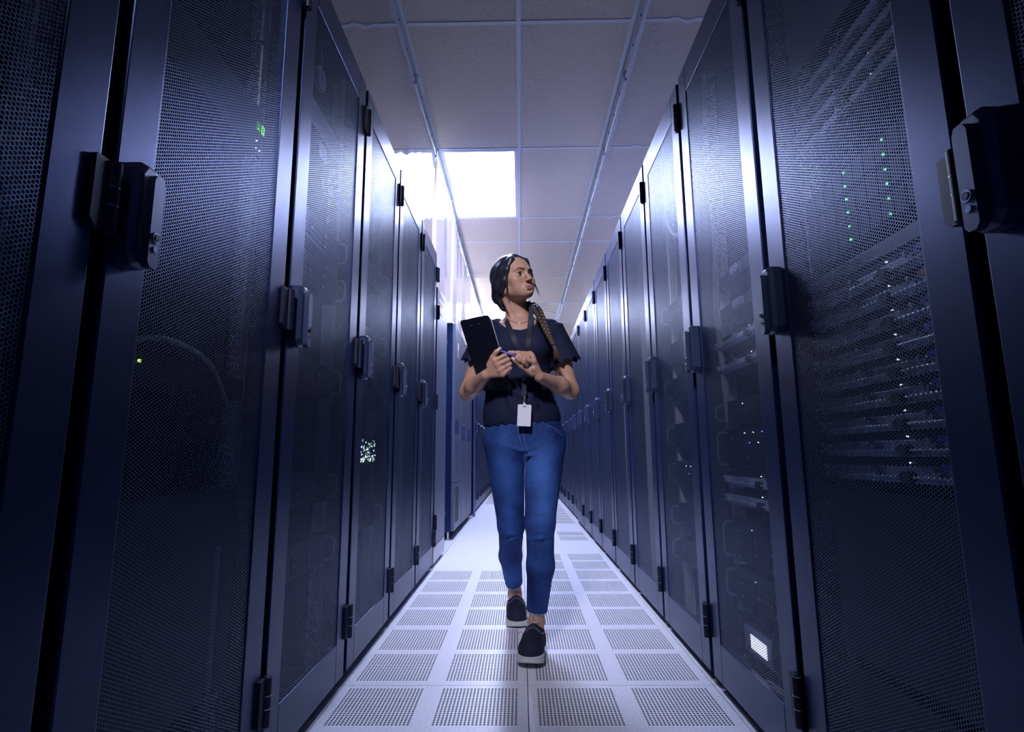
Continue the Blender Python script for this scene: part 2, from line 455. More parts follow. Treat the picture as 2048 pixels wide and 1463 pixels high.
# plain cabinet at the end of the near left run
pc = empty('plain_cabinet', 'plain grey cabinet without mesh at the end of the near left rack run', 'cabinet', (-RX, 4.112, 0))
mb = MB(); mb.box(-1.0, -.02, -.265, .262, .02, 1.965); mb.box(-.95, -.05, -.25, .25, 0, .02); mb.obj('body', [M['greycab2']], pc, bevel=.003)
mb = MB(); mb.box(-.02, 0, -.262, .262, .14, 1.965); mb.obj('door', [M['greycab2']], pc, bevel=.003)
mb = MB(); mb.box(-.018, -.001, -.262, .262, .025, .135); mb.obj('kick_panel', [M['plate']], pc, bevel=.002)
for zc in (1.77, .30):
    g = MB(); g.prism([(.010 + .010 * math.cos(2 * PI * i / 12), -.275 + .010 * math.sin(2 * PI * i / 12)) for i in range(12)], 2, zc - .05, zc + .05, 0, True)
    g.box(.0005, .008, -.272, -.25, zc - .05, zc + .05); g.obj('hinge', [M['hinge']], pc)
g = MB(); g.box(.0005, .0025, -.20, -.02, 1.80, 1.90); g.box(.0026, .003, -.19, -.03, 1.86, 1.885, 1); g.obj('label_sticker', [M['paper'], M['red']], pc)

# second run on the left: cooling unit and two plain cabinets
cu = empty('cooling_cabinet', 'grey cooling cabinet with vent grille low on its door, side panel facing the camera', 'cabinet', (-RX - .012, 5.36, 0))
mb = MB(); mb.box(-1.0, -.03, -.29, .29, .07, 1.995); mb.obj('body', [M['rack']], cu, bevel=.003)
mb = MB(); mb.box(-.03, 0, -.285, .285, .075, .50); mb.box(-.03, 0, -.285, .285, .505, 1.99)
cd = mb.obj('door', [M['greycab2']], cu, bevel=.004)
g = MB()
for j in range(16):
    for i in range(5):
        g.box(.0005, .002, -.20 + i * .055, -.155 + i * .055, .14 + j * .02, .153 + j * .02)
g.obj('vent_grille', [M['gap']], cd)
g = MB(); g.box(.0, .03, -.255, -.225, .94, 1.08); g.obj('handle', [M['handle']], cd, bevel=.004)
g = MB(); g.box(.03, .034, -.25, -.235, .96, .975); g.obj('door_lock', [M['chrome']], cd)
g = MB(); g.box(.0005, .002, -.10, -.02, 1.70, 1.84); g.box(.002, .0025, -.09, -.03, 1.71, 1.77, 1); g.obj('warning_label', [M['paper'], M['red']], cd)
for zz in (1.80, .24):
    g = MB(); g.prism([(-.09 + .022 * math.cos(2 * PI * i / 16), zz + .022 * math.sin(2 * PI * i / 16)) for i in range(16)], 1, -.296, -.2895, 0, True); g.obj('bolt', [M['chrome']], cu)
g = MB(); g.prism([(-.06 + .018 * math.cos(2 * PI * i / 12), -.24 + .018 * math.sin(2 * PI * i / 12)) for i in range(12)], 2, 0, .012, 0, True); g.prism([(-.06 + .008 * math.cos(2 * PI * i / 12), -.24 + .008 * math.sin(2 * PI * i / 12)) for i in range(12)], 2, .012, .07, 0, True); g.obj('foot', [M['chrome']], cu)
g = MB(); g.box(-.95, -.08, -.20, .28, 0, .07); g.obj('base', [M['gap']], cu)
for i, y in enumerate((5.96, 6.56)):
    c = empty('steel_cabinet', ['grey steel cabinet directly beyond the cooling cabinet on the left', 'grey steel cabinet just before the hanging blue strip on the left'][i], 'cabinet', (-RX - .012, y, 0), group='grey cabinets of the far left run')
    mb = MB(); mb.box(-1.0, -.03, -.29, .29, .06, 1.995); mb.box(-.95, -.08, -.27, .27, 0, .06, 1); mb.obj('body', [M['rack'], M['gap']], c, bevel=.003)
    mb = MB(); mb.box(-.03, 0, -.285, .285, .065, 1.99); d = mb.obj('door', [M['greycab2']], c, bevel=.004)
    g = MB(); g.box(.0, .03, -.255, -.225, .90, 1.06); g.obj('handle', [M['handle']], d, bevel=.004)
    g = MB(); g.box(.03, .034, -.25, -.235, .92, .935); g.obj('door_lock', [M['chrome']], d)

# ------------------------------------------------------------------ plastic containment sheets and their rails
def sheet(name, label, x0, ys, zb, zt, amp, mat_, fx=None, nz=14, fm=1.0):
    """hanging sheet along Y with soft folds; zb(y) gives its lower edge"""
    V = []; n = len(ys)
    for y in ys:
        b = zb(y)
        for j in range(nz + 1):
            t = j / nz; z = b + (zt - b) * t
            wv = amp * (1 - .75 * t) * (math.sin(y * 9.1 * fm + .7 * math.sin(z * 3)) * .5 + math.sin(y * 23.7 * fm + z * 1.3) * .3 * fm + math.sin(z * 5.2 * fm + y * 3.1) * .35)
            V.append((x0 + wv + (fx(y, t) if fx else 0), y, z))
    F = [(i * (nz + 1) + j, (i + 1) * (nz + 1) + j, (i + 1) * (nz + 1) + j + 1, i * (nz + 1) + j + 1) for i in range(n - 1) for j in range(nz)]
    o = np_obj(name, np.array(V), np.array(F), [mat_])
    return tag(o, label, 'curtain')
lin = lambda a, b, n: [a + (b - a) * i / (n - 1) for i in range(n)]
ZR = HC - .062
sheet('plastic_curtain', 'clear plastic sheet hanging from the ceiling rail down to the near left racks', -.632, lin(-.3, 3.80, 130), lambda y: 2.203, ZR, .006, M['pvc'])
sheet('plastic_curtain', 'hazy plastic flap hanging loose over the plain grey cabinet', -.628, lin(3.815, 4.80, 60), lambda y: 1.972 + .03 * math.sin((y - 3.8) * 3) - .05 * max(0, y - 4.36), ZR, .022, M['pvc2'], lambda y, t: -.03 * max(0, y - 4.36) * (1 - t), fm=.55)
sheet('plastic_curtain', 'folded clear plastic sheet hanging above the cooling cabinet', -.640, lin(4.98, 6.86, 150), lambda y: 1.999, ZR, .030, M['pvc2'], fm=.7)
sheet('plastic_curtain', 'clear plastic sheet along the ceiling above the right-hand racks', .632, lin(-.3, 13.5, 260), lambda y: 2.203, ZR, .005, M['pvc'])
bs = MB()
bs.prism([(-.600 + .016 * math.cos(2 * PI * i / 10) * (1 + .3 * math.sin(3 * i)), 6.98 + .03 * math.sin(2 * PI * i / 10)) for i in range(10)], 2, .004, 2.05, 0, True)
tag(bs.obj('strip_curtain', [M['pvcb']]), 'gathered blue-tinted plastic strip hanging to the floor at the end of the grey cabinets', 'curtain')
for sx, lab in ((-1, 'clear curtain rail bolted under the ceiling along the left side'), (1, 'clear curtain rail bolted under the ceiling along the right side')):
    R_ = empty('curtain_rail', lab, 'rail', (sx * .632, 0, ZR + .017), group='curtain rails')
    g = MB(); g.box(-.004, .004, -.3, 13.5, -.014, .030); g.box(-.012, .012, -.3, 13.5, .028, .034); g.obj('channel', [M['rail']], R_, bevel=.0015)
    for k in range(40):
        y = .2 + k * .21
        g = MB(); g.prism([(y + .0075 * math.cos(2 * PI * i / 8), .004 + .0075 * math.sin(2 * PI * i / 8)) for i in range(8)], 0, -.008, .008, 0, True)
        g.obj('bolt', [M['bolt']], R_)
    for k in range(11):
        y = 1.35 + k * .82
        g = MB(); g.box(-.014, .02, y - .012, y + .012, .034, .045); g.box(-.010, .010, y - .015, y + .015, -.02, .034); g.obj('hanger_clip', [M['rail']], R_, bevel=.002)
# ------------------------------------------------------------------ equipment inside the racks (rack space: +x out of the door)
XF = -.060
def led(parent, y, z, m, r=.0022, x=XF):
    g = MB(); g.prism([(y + r * math.cos(2 * PI * i / 8), z + r * math.sin(2 * PI * i / 8)) for i in range(8)], 0, x, x + .003)
    return g.obj('status_light', [M[m]], parent)
def unit(name, label, cat, side, yc, z, group=None):
    """empty at the unit's lower front edge, in rack space turned to the row"""
    sx = -1 if side == 'L' else 1
    return empty(name, label, cat, (sx * RX, yc, z), 0 if side == 'L' else PI, group)
def chassis(root, h, m='dark', bays=0, depth=.62):
    g = MB(); g.box(XF - depth, XF - .002, -.222, .222, .001, h - .001); g.box(XF - .012, XF - .006, -.238, .238, .002, h - .002)
    if bays:
        w = .42 / bays
        for i in range(bays):
            a = -.21 + i * w
            g.box(XF - .002, XF + .004, a + .002, a + w - .002, .006, h - .006)
    g.obj('chassis', [M[m]], root, bevel=.0015)
def bar_server(side, yc, z, label, group):
    r = unit('rack_server', label, 'server', side, yc, z, group); chassis(r, .0445)
    g = MB(); g.box(XF - .002, XF + .016, -.215, .222, .004, .021); g.obj('front_bar', [M['pale']], r, bevel=.002)
    g = MB(); g.tube([(XF + .018, -.045, .012), (XF + .022, -.03, .024), (XF + .02, -.015, .020), (XF + .022, .0, .034), (XF + .018, .012, .036)], .0022, 6); g.obj('release_latch', [M['chrome']], r)
    led(r, -.06, .033, 'led_w', .0014); led(r, .05, .035, 'led_w', .0012)
def lip_server(side, yc, z, label, group, tab='bluetab'):
    r = unit('blade_server', label, 'server', side, yc, z, group); chassis(r, .0455)
    g = MB()
    g.box(XF, XF + .016, -.235, .012, .010, .0135); g.box(XF, XF + .016, .052, .235, .010, .0135); g.box(XF, XF + .003, -.235, .235, .001, .030)
    g.obj('front_lip', [M['lipm']], r, bevel=.001)
    for y in (-.215, -.055, .105):
        g = MB(); g.box(XF, XF + .014, y - .006, y + .006, .0136, .024); g.box(XF + .004, XF + .016, y - .014, y - .004, .022, .031); g.obj('latch_tab', [M['pale']], r, bevel=.001)
    g = MB(); g.prism([(.032 + .013 * math.cos(2 * PI * i / 14), .0115 + .011 * math.sin(2 * PI * i / 14)) for i in range(14)], 0, XF, XF + .018, 0, True); g.obj('knob', [M['gap']], r)
    g = MB(); g.box(XF + .002, XF + .014, .118, .165, .026, .034); g.obj('label_tab', [M[tab]], r)
    led(r, .03, .036, 'led_w', .0014)
def array_unit(side, yc, z, label, group, blue):
    r = unit('storage_array', label, 'storage unit', side, yc, z, group); chassis(r, .058, bays=12)
    for zz in (.013, .042):
        for y in (-.06, .062, .16):
            led(r, y, zz, 'led_g' if y < .1 else 'led_t', .0021 if y < .1 else .0014, XF + .004)
    if blue: led(r, .188, .047, 'led_b', .0030, XF + .004); led(r, .186, .035, 'led_y', .0014, XF + .004)
def big_server(side, yc, z, h, label, lights=3):
    r = unit('storage_server', label, 'server', side, yc, z); chassis(r, h)
    g = MB()
    rows = max(2, int((h - .03) / .019))
    for j in range(rows):
        for i in range(3):
            g.box(XF - .002, XF + .004, -.17 + i * .115, -.17 + i * .115 + .108, .014 + j * .019, .014 + j * .019 + .016)
    for j in range(rows):
        for i in range(3):
            if (i + j) % 2 == 0: g.box(XF + .004, XF + .0052, -.165 + i * .115, -.150 + i * .115, .018 + j * .019, .024 + j * .019, 1)
    g.obj('drive_bays', [M['dark'], M['pale2']], r, bevel=.001)
    for s_ in (-1, 1):
        y = s_ * .212; z0, z1 = .012, h - .012
        g = MB(); g.tube([(XF, y, z0), (XF + .022, y, z0 + .002), (XF + .032, y, z0 + .014), (XF + .032, y, z1 - .014), (XF + .022, y, z1 - .002), (XF, y, z1)], .0042, 8); g.obj('grab_handle', [M['pale2']], r)
    for k in range(lights): led(r, -.05 + .03 * k, h - .02 - .03 * (k % 2), ['led_w', 'led_b', 'led_w'][k % 3], .0016, XF + .005)
def blank(side, yc, z, h, label, m='blankp'):
    r = unit('blanking_panel', label, 'panel', side, yc, z)
    g = MB(); g.box(XF - .006, XF, -.238, .238, .001, h - .001); g.obj('panel', [M[m]], r, bevel=.0015)
    return r
nth = lambda i: ['topmost', 'second', 'third', 'fourth', 'fifth', 'sixth', 'seventh', 'eighth', 'ninth', 'lowest'][i]

# near right rack
Y1 = RIGHT[1]
b = blank('R', Y1, 1.665, .37, 'plain blue blanking panel at the top of the second right-hand rack')
for i in range(4):
    bar_server('R', Y1, 1.572 - .0450 * i, 'slim server with pale front bar, %s of four under the blue blanking panel' % nth(i), 'pale bar servers in the second right-hand rack')
for i in range(3):
    array_unit('R', Y1, 1.284 - .0585 * i, 'dark storage unit with green lights, %s of three in the second right-hand rack' % ['top', 'middle', 'bottom'][i], 'green light storage units', i < 2)
blank('R', Y1, 1.113, .032, 'narrow blue-grey cover strip between green-lit storage units and edge-lit blade servers', 'blankp')
for i in range(9):
    lip_server('R', Y1, 1.063 - .0460 * i, 'thin blade server with bright front edge, %s of nine in the second right-hand rack' % (nth(i) if i < 8 else 'lowest'), 'bright edged blade servers', 'orangetab' if i == 1 else 'bluetab')
blank('R', Y1, .34, .335, 'large dark panel under the bright edged blade servers', 'blankd')
blank('R', Y1, .12, .20, 'dark panel at the very bottom of the second right-hand rack', 'blankd')

# second right rack
Y2 = RIGHT[2]
def lcd_unit():
    r = unit('control_unit', 'control unit with a small glowing white screen low in the third right-hand rack', 'control unit', 'R', Y2, .155)
    chassis(r, .10)
    g = MB(); g.box(XF, XF + .010, -.155, .03, .012, .088); sc = g.obj('display_frame', [M['pale']], r, bevel=.003)
    g = MB(); g.box(XF + .0101, XF + .012, -.105, .0, .030, .068); g.obj('screen', [M['screen']], sc)
lcd_unit()
for k, (za, ya) in enumerate(((.150, -.20), (.142, -.185), (.118, -.205), (.110, -.19))):
    g = MB(); pts = [Vector((RX - XF + .012, Y2 + .25, za)), Vector((RX - XF - .02, Y2 + .1, za + .004)), Vector((RX - XF - .022, Y2 - .0, za - .002)), Vector((RX - XF - .018, Y2 + .02 + .01 * k, za - .03)), Vector((RX - XF + .01, Y2 + .03 + .01 * k, .065))]
    pts[0] = Vector((RX - XF + .0, Y2 - .235, za)); pts[1] = Vector((RX - XF - .022, Y2 - .16, za + .003)); pts[2] = Vector((RX - XF - .024, Y2 - .04, za - .004)); pts[3] = Vector((RX - XF - .018, Y2 + .03 + .012 * k, za - .035)); pts[4] = Vector((RX - XF - .002, Y2 + .045 + .012 * k, .064))
    sm = []
    for i in range(len(pts) - 1):
        p0 = pts[max(0, i - 1)]; p1 = pts[i]; p2 = pts[i + 1]; p3 = pts[min(len(pts) - 1, i + 2)]
        for t in (0, .25, .5, .75):
            sm.append(.5 * ((2 * p1) + (p2 - p0) * t + (2 * p0 - 5 * p1 + 4 * p2 - p3) * t * t + (3 * p1 - p0 - 3 * p2 + p3) * t ** 3))
    sm.append(pts[-1])
    g.tube(sm, .0032, 6)
    o = g.obj('network_cable', [M['yellow' if k % 2 else 'greycab']])
    tag(o, '%s network cable, %s of four looping below the white screen' % ('yellow' if k % 2 else 'grey', ['top', 'second', 'third', 'lowest'][k]), 'cable', 'cables below the white screen')
for z, h, lab in ((.295, .105, 'dark storage server with curved grab handles, lowest of four in the third right-hand rack'), (.415, .13, 'dark storage server with curved grab handles, third down of four in the third right-hand rack'),
                  (.70, .13, 'dark storage server with small white lights, second down of four in the third right-hand rack'), (.845, .075, 'dark storage server with curved grab handles, topmost of four in the third right-hand rack')):
    big_server('R', Y2, z, h, lab, 5 if z == .70 else 1)
for i, z in enumerate((.648, .590)):
    lip_server('R', Y2, z, 'thin server with %s tab, %s of two beneath the white-lit storage server' % (['blue', 'orange'][i], ['upper', 'lower'][i]), 'thin servers in the third right-hand rack', ['bluetab', 'orangetab'][i])
for i, z in enumerate((1.09, 1.01)):
    lip_server('R', Y2, z, 'thin server, %s of two at door handle height in the third right-hand rack' % ['upper', 'lower'][i], 'servers at handle height', 'bluetab')
for i, z in enumerate((1.30, 1.19)):
    r = unit('network_switch', 'dark network switch with pale tag, %s of two in the third right-hand rack' % ['upper', 'lower'][i], 'network switch', 'R', Y2, z)
    chassis(r, .044); g = MB(); g.box(XF, XF + .012, -.06, -.0, .012, .034); g.obj('tag', [M['pale']], r)
    g = MB(); g.box(XF, XF + .008, .16, .19, .005, .03); g.obj('tag', [M['orangetab' if i else 'pale']], r)
def bundle(name, side, pts, r, m, label):
    sx = -1 if side == 'L' else 1
    g = MB()
    P = [Vector(p) for p in pts]; sm = []
    for i in range(len(P) - 1):
        p0 = P[max(0, i - 1)]; p1 = P[i]; p2 = P[i + 1]; p3 = P[min(len(P) - 1, i + 2)]
        for t in (0, .25, .5, .75):
            sm.append(.5 * ((2 * p1) + (p2 - p0) * t + (2 * p0 - 5 * p1 + 4 * p2 - p3) * t * t + (3 * p1 - p0 - 3 * p2 + p3) * t ** 3))
    sm.append(P[-1]); g.tube([(sx * (RX + p.x), p.y, p.z) for p in sm], r, 8)
    return tag(g.obj(name, [M[m]]), label, 'cable')
bundle('cable_bundle', 'R', [(.07, Y2 + .20, 2.1), (.055, Y2 + .205, 1.8), (.06, Y2 + .19, 1.5), (.055, Y2 + .21, 1.25), (.06, Y2 + .2, 1.0), (.07, Y2 + .21, .85)], .012, 'greycab', 'grey cable bundle running down inside the third right-hand rack')
Y3 = RIGHT[3]
bundle('cable_bundle', 'R', [(.07, Y3 + .18, 2.0), (.055, Y3 + .12, 1.8), (.05, Y3 - .05, 1.66), (.06, Y3 - .15, 1.85), (.08, Y3 - .2, 2.05)], .010, 'greycab', 'pale cable loop high inside the fourth right-hand rack')
for i in range(7):
    zz = [.30, .44, .62, .78, .98, 1.14, 1.32][i]
    big_server('R', Y3, zz, .10, 'dark storage server, %s from the floor in the fourth right-hand rack' % ['first', 'second', 'third', 'fourth', 'fifth', 'sixth', 'seventh'][i], 5 if i == 2 else 0)

# left racks
YL1 = LEFT[1]
r = unit('display_unit', 'dark unit with two green glowing digits high in the second left-hand rack', 'display unit', 'L', YL1, 1.55)
g = MB(); g.box(XF - .62, XF - .002, -.222, .222, -.05, .075); g.box(XF - .012, XF - .003, -.238, .238, -.052, .077); g.obj('chassis', [M['dark']], r, bevel=.0015)
SEG = {'a': (0, .018, .009, .003), 'g': (0, .009, .009, .003)}
def digit(y, z, on, w=.011, h=.020):
    """seven segment digit as one mesh per brightness"""
    s = {'a': (y, z + h, w, .0024, 0), 'd': (y, z, w, .0024, 0), 'g': (y, z + h / 2, w, .0024, 0), 'f': (y - w / 2, z + h * .75, .0024, h / 2, 1), 'b': (y + w / 2, z + h * .75, .0024, h / 2, 1), 'e': (y - w / 2, z + h * .25, .0024, h / 2, 1), 'c': (y + w / 2, z + h * .25, .0024, h / 2, 1)}
    for m, keys in on.items():
        g = MB()
        for k in keys:
            a, b_, ww, hh, _ = s[k]; g.box(XF + .0005, XF + .0025, a - ww / 2, a + ww / 2, b_ - hh / 2, b_ + hh / 2)
        g.obj('digit', [M[m]], r)
digit(.205, .012, {'seg_on': 'd', 'seg_dim': 'gfbec'}); digit(.228, .012, {'seg_on': 'abcdef'})
led(r, .200, -.022, 'led_w', .0014); led(r, .216, -.040, 'led_w', .0014); led(r, .198, -.042, 'led_w', .0014)
g = MB(); g.box(-RX + XF - .006, -RX + XF + .002, YL1 + .19, YL1 + .222, 1.80, 2.12); tag(g.obj('cable_guide', [M['pale']], bevel=.003), 'pale vertical cable guide near the top of the second left-hand rack', 'cable guide')
bundle('network_cable', 'L', [(.05, YL1 - .17, 2.1), (.045, YL1 - .165, 1.8), (.05, YL1 - .18, 1.55), (.06, YL1 - .2, 1.5)], .004, 'bluecab', 'blue network cable hanging in the second left-hand rack')
bundle('network_cable', 'L', [(.06, YL1 - .22, .92), (.045, YL1 - .1, .96), (.045, YL1 + .05, .94), (.06, YL1 + .16, .86)], .005, 'greycab', 'grey network cable sagging across the second left-hand rack')
r = unit('network_switch', 'dark network switch with one yellow-green light in the second left-hand rack', 'network switch', 'L', YL1, .885); chassis(r, .044); led(r, -.135, .028, 'led_y', .0030)
blank('L', YL1, .26, .42, 'tall dark panel in the lower half of the second left-hand rack', 'blankd')
g = MB(); g.box(-RX + XF - .006, -RX + XF + .004, YL1 + .15, YL1 + .175, .16, .56); tag(g.obj('cable_guide', [M['blankp']], bevel=.003), 'dim vertical cable guide low in the second left-hand rack', 'cable guide')
YL2 = LEFT[2]
r = unit('patch_panel', 'pale patch panel high in the third left-hand rack', 'patch panel', 'L', YL2, 1.80); chassis(r, .09, 'pale')
for i, (ya, za, w_, h_) in enumerate(((-.06, 1.93, .06, .07), (-.02, 1.70, .07, .055), (.06, 1.62, .06, .05))):
    g = MB(); x = -RX + XF
    c = [(YL2 + ya - w_ / 2 + .01, za), (YL2 + ya + w_ / 2 - .01, za), (YL2 + ya + w_ / 2, za + .01), (YL2 + ya + w_ / 2, za + h_ - .012), (YL2 + ya + w_ / 2 - .012, za + h_), (YL2 + ya - w_ / 2 + .012, za + h_), (YL2 + ya - w_ / 2, za + h_ - .012), (YL2 + ya - w_ / 2, za + .01)]
    g.prism(c, 0, x, x + .018); tag(g.obj('cable_tag', [M['pale']], bevel=.002), 'pale %s cable tag hanging in the third left-hand rack' % ['rounded upper', 'middle', 'lower'][i], 'tag')
bundle('network_cable', 'L', [(.05, YL2 - .08, 2.1), (.045, YL2 - .07, 2.02), (.045, YL2 - .06, 1.96)], .005, 'bluecab', 'blue cable leading down to the rounded upper tag in the third left-hand rack')
for i, z in enumerate((1.42, 1.28, .95, .60, .40)):
    big_server('L', YL2, z, .10, 'dark storage server, %s in the third left-hand rack' % ['topmost', 'second from top', 'third from top', 'fourth from top', 'lowest'][i], 0)
YL3 = LEFT[3]
r = unit('network_switch', 'network switch whose ports glitter green in the fourth left-hand rack', 'network switch', 'L', YL3, .70); chassis(r, .13)
g = MB(); g.box(XF - .002, XF, -.075, .21, .02, .125); pt = g.obj('port_field', [M['blankp']], r)
random.seed(3)
for i in range(90):
    yy = -.065 + .265 * random.random(); zz = .026 + .090 * random.random() ** 1.8
    led(pt, yy, zz, 'led_t' if random.random() < .6 else 'led_w', .0028)
for i, z in enumerate((1.5, 1.2, .95, .45)):
    big_server('L', YL3, z, .10, 'dark storage server, %s in the fourth left-hand rack' % ['topmost', 'second from top', 'third from top', 'lowest'][i], 1 if i else 0)
# ------------------------------------------------------------------ implicit-surface modeller for the figure
def smin(a, b, k):
    if k <= 0: return np.minimum(a, b)
    h = np.clip(.5 + .5 * (b - a) / k, 0, 1)
    return b * (1 - h) + a * h - k * h * (1 - h)
A3 = lambda p: np.array(p, np.float64)
class SDF:
    def __init__(s): s.p = []
    def _add(s, fn, lo, hi, k, sub):
        s.p.append((fn, A3(lo) - k - .02, A3(hi) + k + .02, k, sub))
    def cap(s, a, b, ra, rb=None, k=.01, sub=False):
        a, b = A3(a), A3(b); rb = ra if rb is None else rb; ab = b - a; L = ab @ ab
        def fn(x, y, z):
            px, py, pz = x - a[0], y - a[1], z - a[2]
            t = np.clip((px * ab[0] + py * ab[1] + pz * ab[2]) / L, 0, 1)
            return np.sqrt((px - ab[0] * t) ** 2 + (py - ab[1] * t) ** 2 + (pz - ab[2] * t) ** 2) - (ra + (rb - ra) * t)
        r = max(ra, rb); s._add(fn, np.minimum(a, b) - r, np.maximum(a, b) + r, k, sub)
    def ell(s, c, r, R=None, k=.01, sub=False):
        c, r = A3(c), A3(r); R = np.eye(3) if R is None else np.array(R)
        def fn(x, y, z):
            px, py, pz = x - c[0], y - c[1], z - c[2]
            q = [(px * R[0, i] + py * R[1, i] + pz * R[2, i]) / r[i] for i in range(3)]
            k0 = np.sqrt(q[0] ** 2 + q[1] ** 2 + q[2] ** 2)
            k1 = np.sqrt((q[0] / r[0]) ** 2 + (q[1] / r[1]) ** 2 + (q[2] / r[2]) ** 2) + 1e-9
            return k0 * (k0 - 1) / k1
        ex = np.sqrt(((R * r) ** 2).sum(1)); s._add(fn, c - ex, c + ex, k, sub)
    def fn(s, f, lo, hi, k=.004, sub=False):
        s._add(f, lo, hi, k, sub)
    def at(s, P):
        P = np.atleast_2d(P); d = np.full(len(P), .2)
        for fn, lo, hi, k, sub in s.p:
            v = fn(P[:, 0], P[:, 1], P[:, 2])
            d = -smin(-d, v, k) if sub else smin(d, v, k)
        return d
    def grid(s, xs, ys, zs):
        F = np.full((len(xs), len(ys), len(zs)), .2, np.float32)
        for fn, lo, hi, k, sub in s.p:
            i0, i1 = np.searchsorted(xs, lo[0]), np.searchsorted(xs, hi[0]); j0, j1 = np.searchsorted(ys, lo[1]), np.searchsorted(ys, hi[1]); l0, l1 = np.searchsorted(zs, lo[2]), np.searchsorted(zs, hi[2])
            if i1 <= i0 or j1 <= j0 or l1 <= l0: continue
            v = fn(xs[i0:i1, None, None], ys[None, j0:j1, None], zs[None, None, l0:l1]).astype(np.float32)
            g = F[i0:i1, j0:j1, l0:l1]
            F[i0:i1, j0:j1, l0:l1] = -smin(-g, v, k) if sub else smin(g, v, k)
        return F
def steps(spec):
    """[(limit, step), ...] from spec[0] -> axis coordinates"""
    out = [spec[0]]
    for lim, st in spec[1:]:
        n = max(1, int(round((lim - out[-1]) / st))); a = out[-1]
        out += [a + (lim - a) * (i + 1) / n for i in range(n)]
    return np.array(out)
def surface(F, xs, ys, zs):
    ins = F < 0
    c = np.zeros(tuple(n - 1 for n in F.shape), np.int8)
    for a in (0, 1):
        for b in (0, 1):
            for d in (0, 1):
                c += ins[a:a + c.shape[0], b:b + c.shape[1], d:d + c.shape[2]]
    act = np.argwhere((c > 0) & (c < 8)); del c
    sh = tuple(n - 1 for n in F.shape)
    flat = np.ravel_multi_index(act.T, sh)
    i, j, l = act.T
    P = np.zeros((len(act), 3)); N = np.zeros(len(act))
    X = [xs, ys, zs]
    cor = [(a, b, d) for a in (0, 1) for b in (0, 1) for d in (0, 1)]
    val = {q: F[i + q[0], j + q[1], l + q[2]].astype(np.float64) for q in cor}
    for q in cor:
        for ax in range(3):
            if q[ax] == 0:
                w = list(q); w[ax] = 1; w = tuple(w)
                m = (val[q] < 0) != (val[w] < 0)
                t = np.where(m, val[q] / np.where(m, val[q] - val[w], 1), 0)
                idx = act + np.array(q)
                for a2 in range(3):
                    b0 = X[a2][idx[:, a2]]
                    if a2 == ax: b0 = b0 + t * (X[a2][np.minimum(idx[:, a2] + 1, len(X[a2]) - 1)] - b0)
                    P[:, a2] += np.where(m, b0, 0)
                N += m
    P /= N[:, None]
    faces = []
    for ax in range(3):
        b1, b2 = [(1, 2), (2, 0), (0, 1)][ax]
        sl0 = [slice(None)] * 3; sl1 = [slice(None)] * 3; sl0[ax] = slice(0, -1); sl1[ax] = slice(1, None)
        cr = np.argwhere(ins[tuple(sl0)] != ins[tuple(sl1)])
        ok = (cr[:, b1] > 0) & (cr[:, b2] > 0) & (cr[:, b1] < sh[b1]) & (cr[:, b2] < sh[b2])
        cr = cr[ok]
        up = ins[tuple(cr.T)]
        o1 = np.zeros(3, int); o1[b1] = 1; o2 = np.zeros(3, int); o2[b2] = 1
        q = [cr - o1 - o2, cr - o2, cr, cr - o1]
        q = [np.searchsorted(flat, np.ravel_multi_index(t.T, sh)) for t in q]
        Q = np.stack(q, 1)
        Q[~up] = Q[~up][:, ::-1]
        faces.append(Q)
    return P, np.concatenate(faces)
def relax(V, F, n=1, w=.5):
    for _ in range(n):
        A = np.zeros_like(V); C = np.zeros(len(V))
        for a, b in ((0, 1), (1, 2), (2, 3), (3, 0)):
            np.add.at(A, F[:, a], V[F[:, b]]); np.add.at(A, F[:, b], V[F[:, a]])
            np.add.at(C, F[:, a], 1); np.add.at(C, F[:, b], 1)
        V = V * (1 - w) + w * A / np.maximum(C, 1)[:, None]
    return V
def front(sdf, x, z, y0=1.95, y1=2.6):
    """first surface met going away from the viewer side (+Y) at x, z"""
    ys = np.linspace(y0, y1, 1300); d = sdf.at(np.stack([np.full_like(ys, x), ys, np.full_like(ys, z)], 1))
    k = np.argmax(d < 0)
    return ys[k] if d[k] < 0 else None
def spline(pts, n=6):
    P = [Vector(p) for p in pts]; out = []
    for i in range(len(P) - 1):
        p0 = P[max(0, i - 1)]; p1 = P[i]; p2 = P[i + 1]; p3 = P[min(len(P) - 1, i + 2)]
        for s_ in range(n):
            t = s_ / n
            out.append(.5 * ((2 * p1) + (p2 - p0) * t + (2 * p0 - 5 * p1 + 4 * p2 - p3) * t * t + (3 * p1 - p0 - 3 * p2 + p3) * t ** 3))
    out.append(P[-1])
    return out
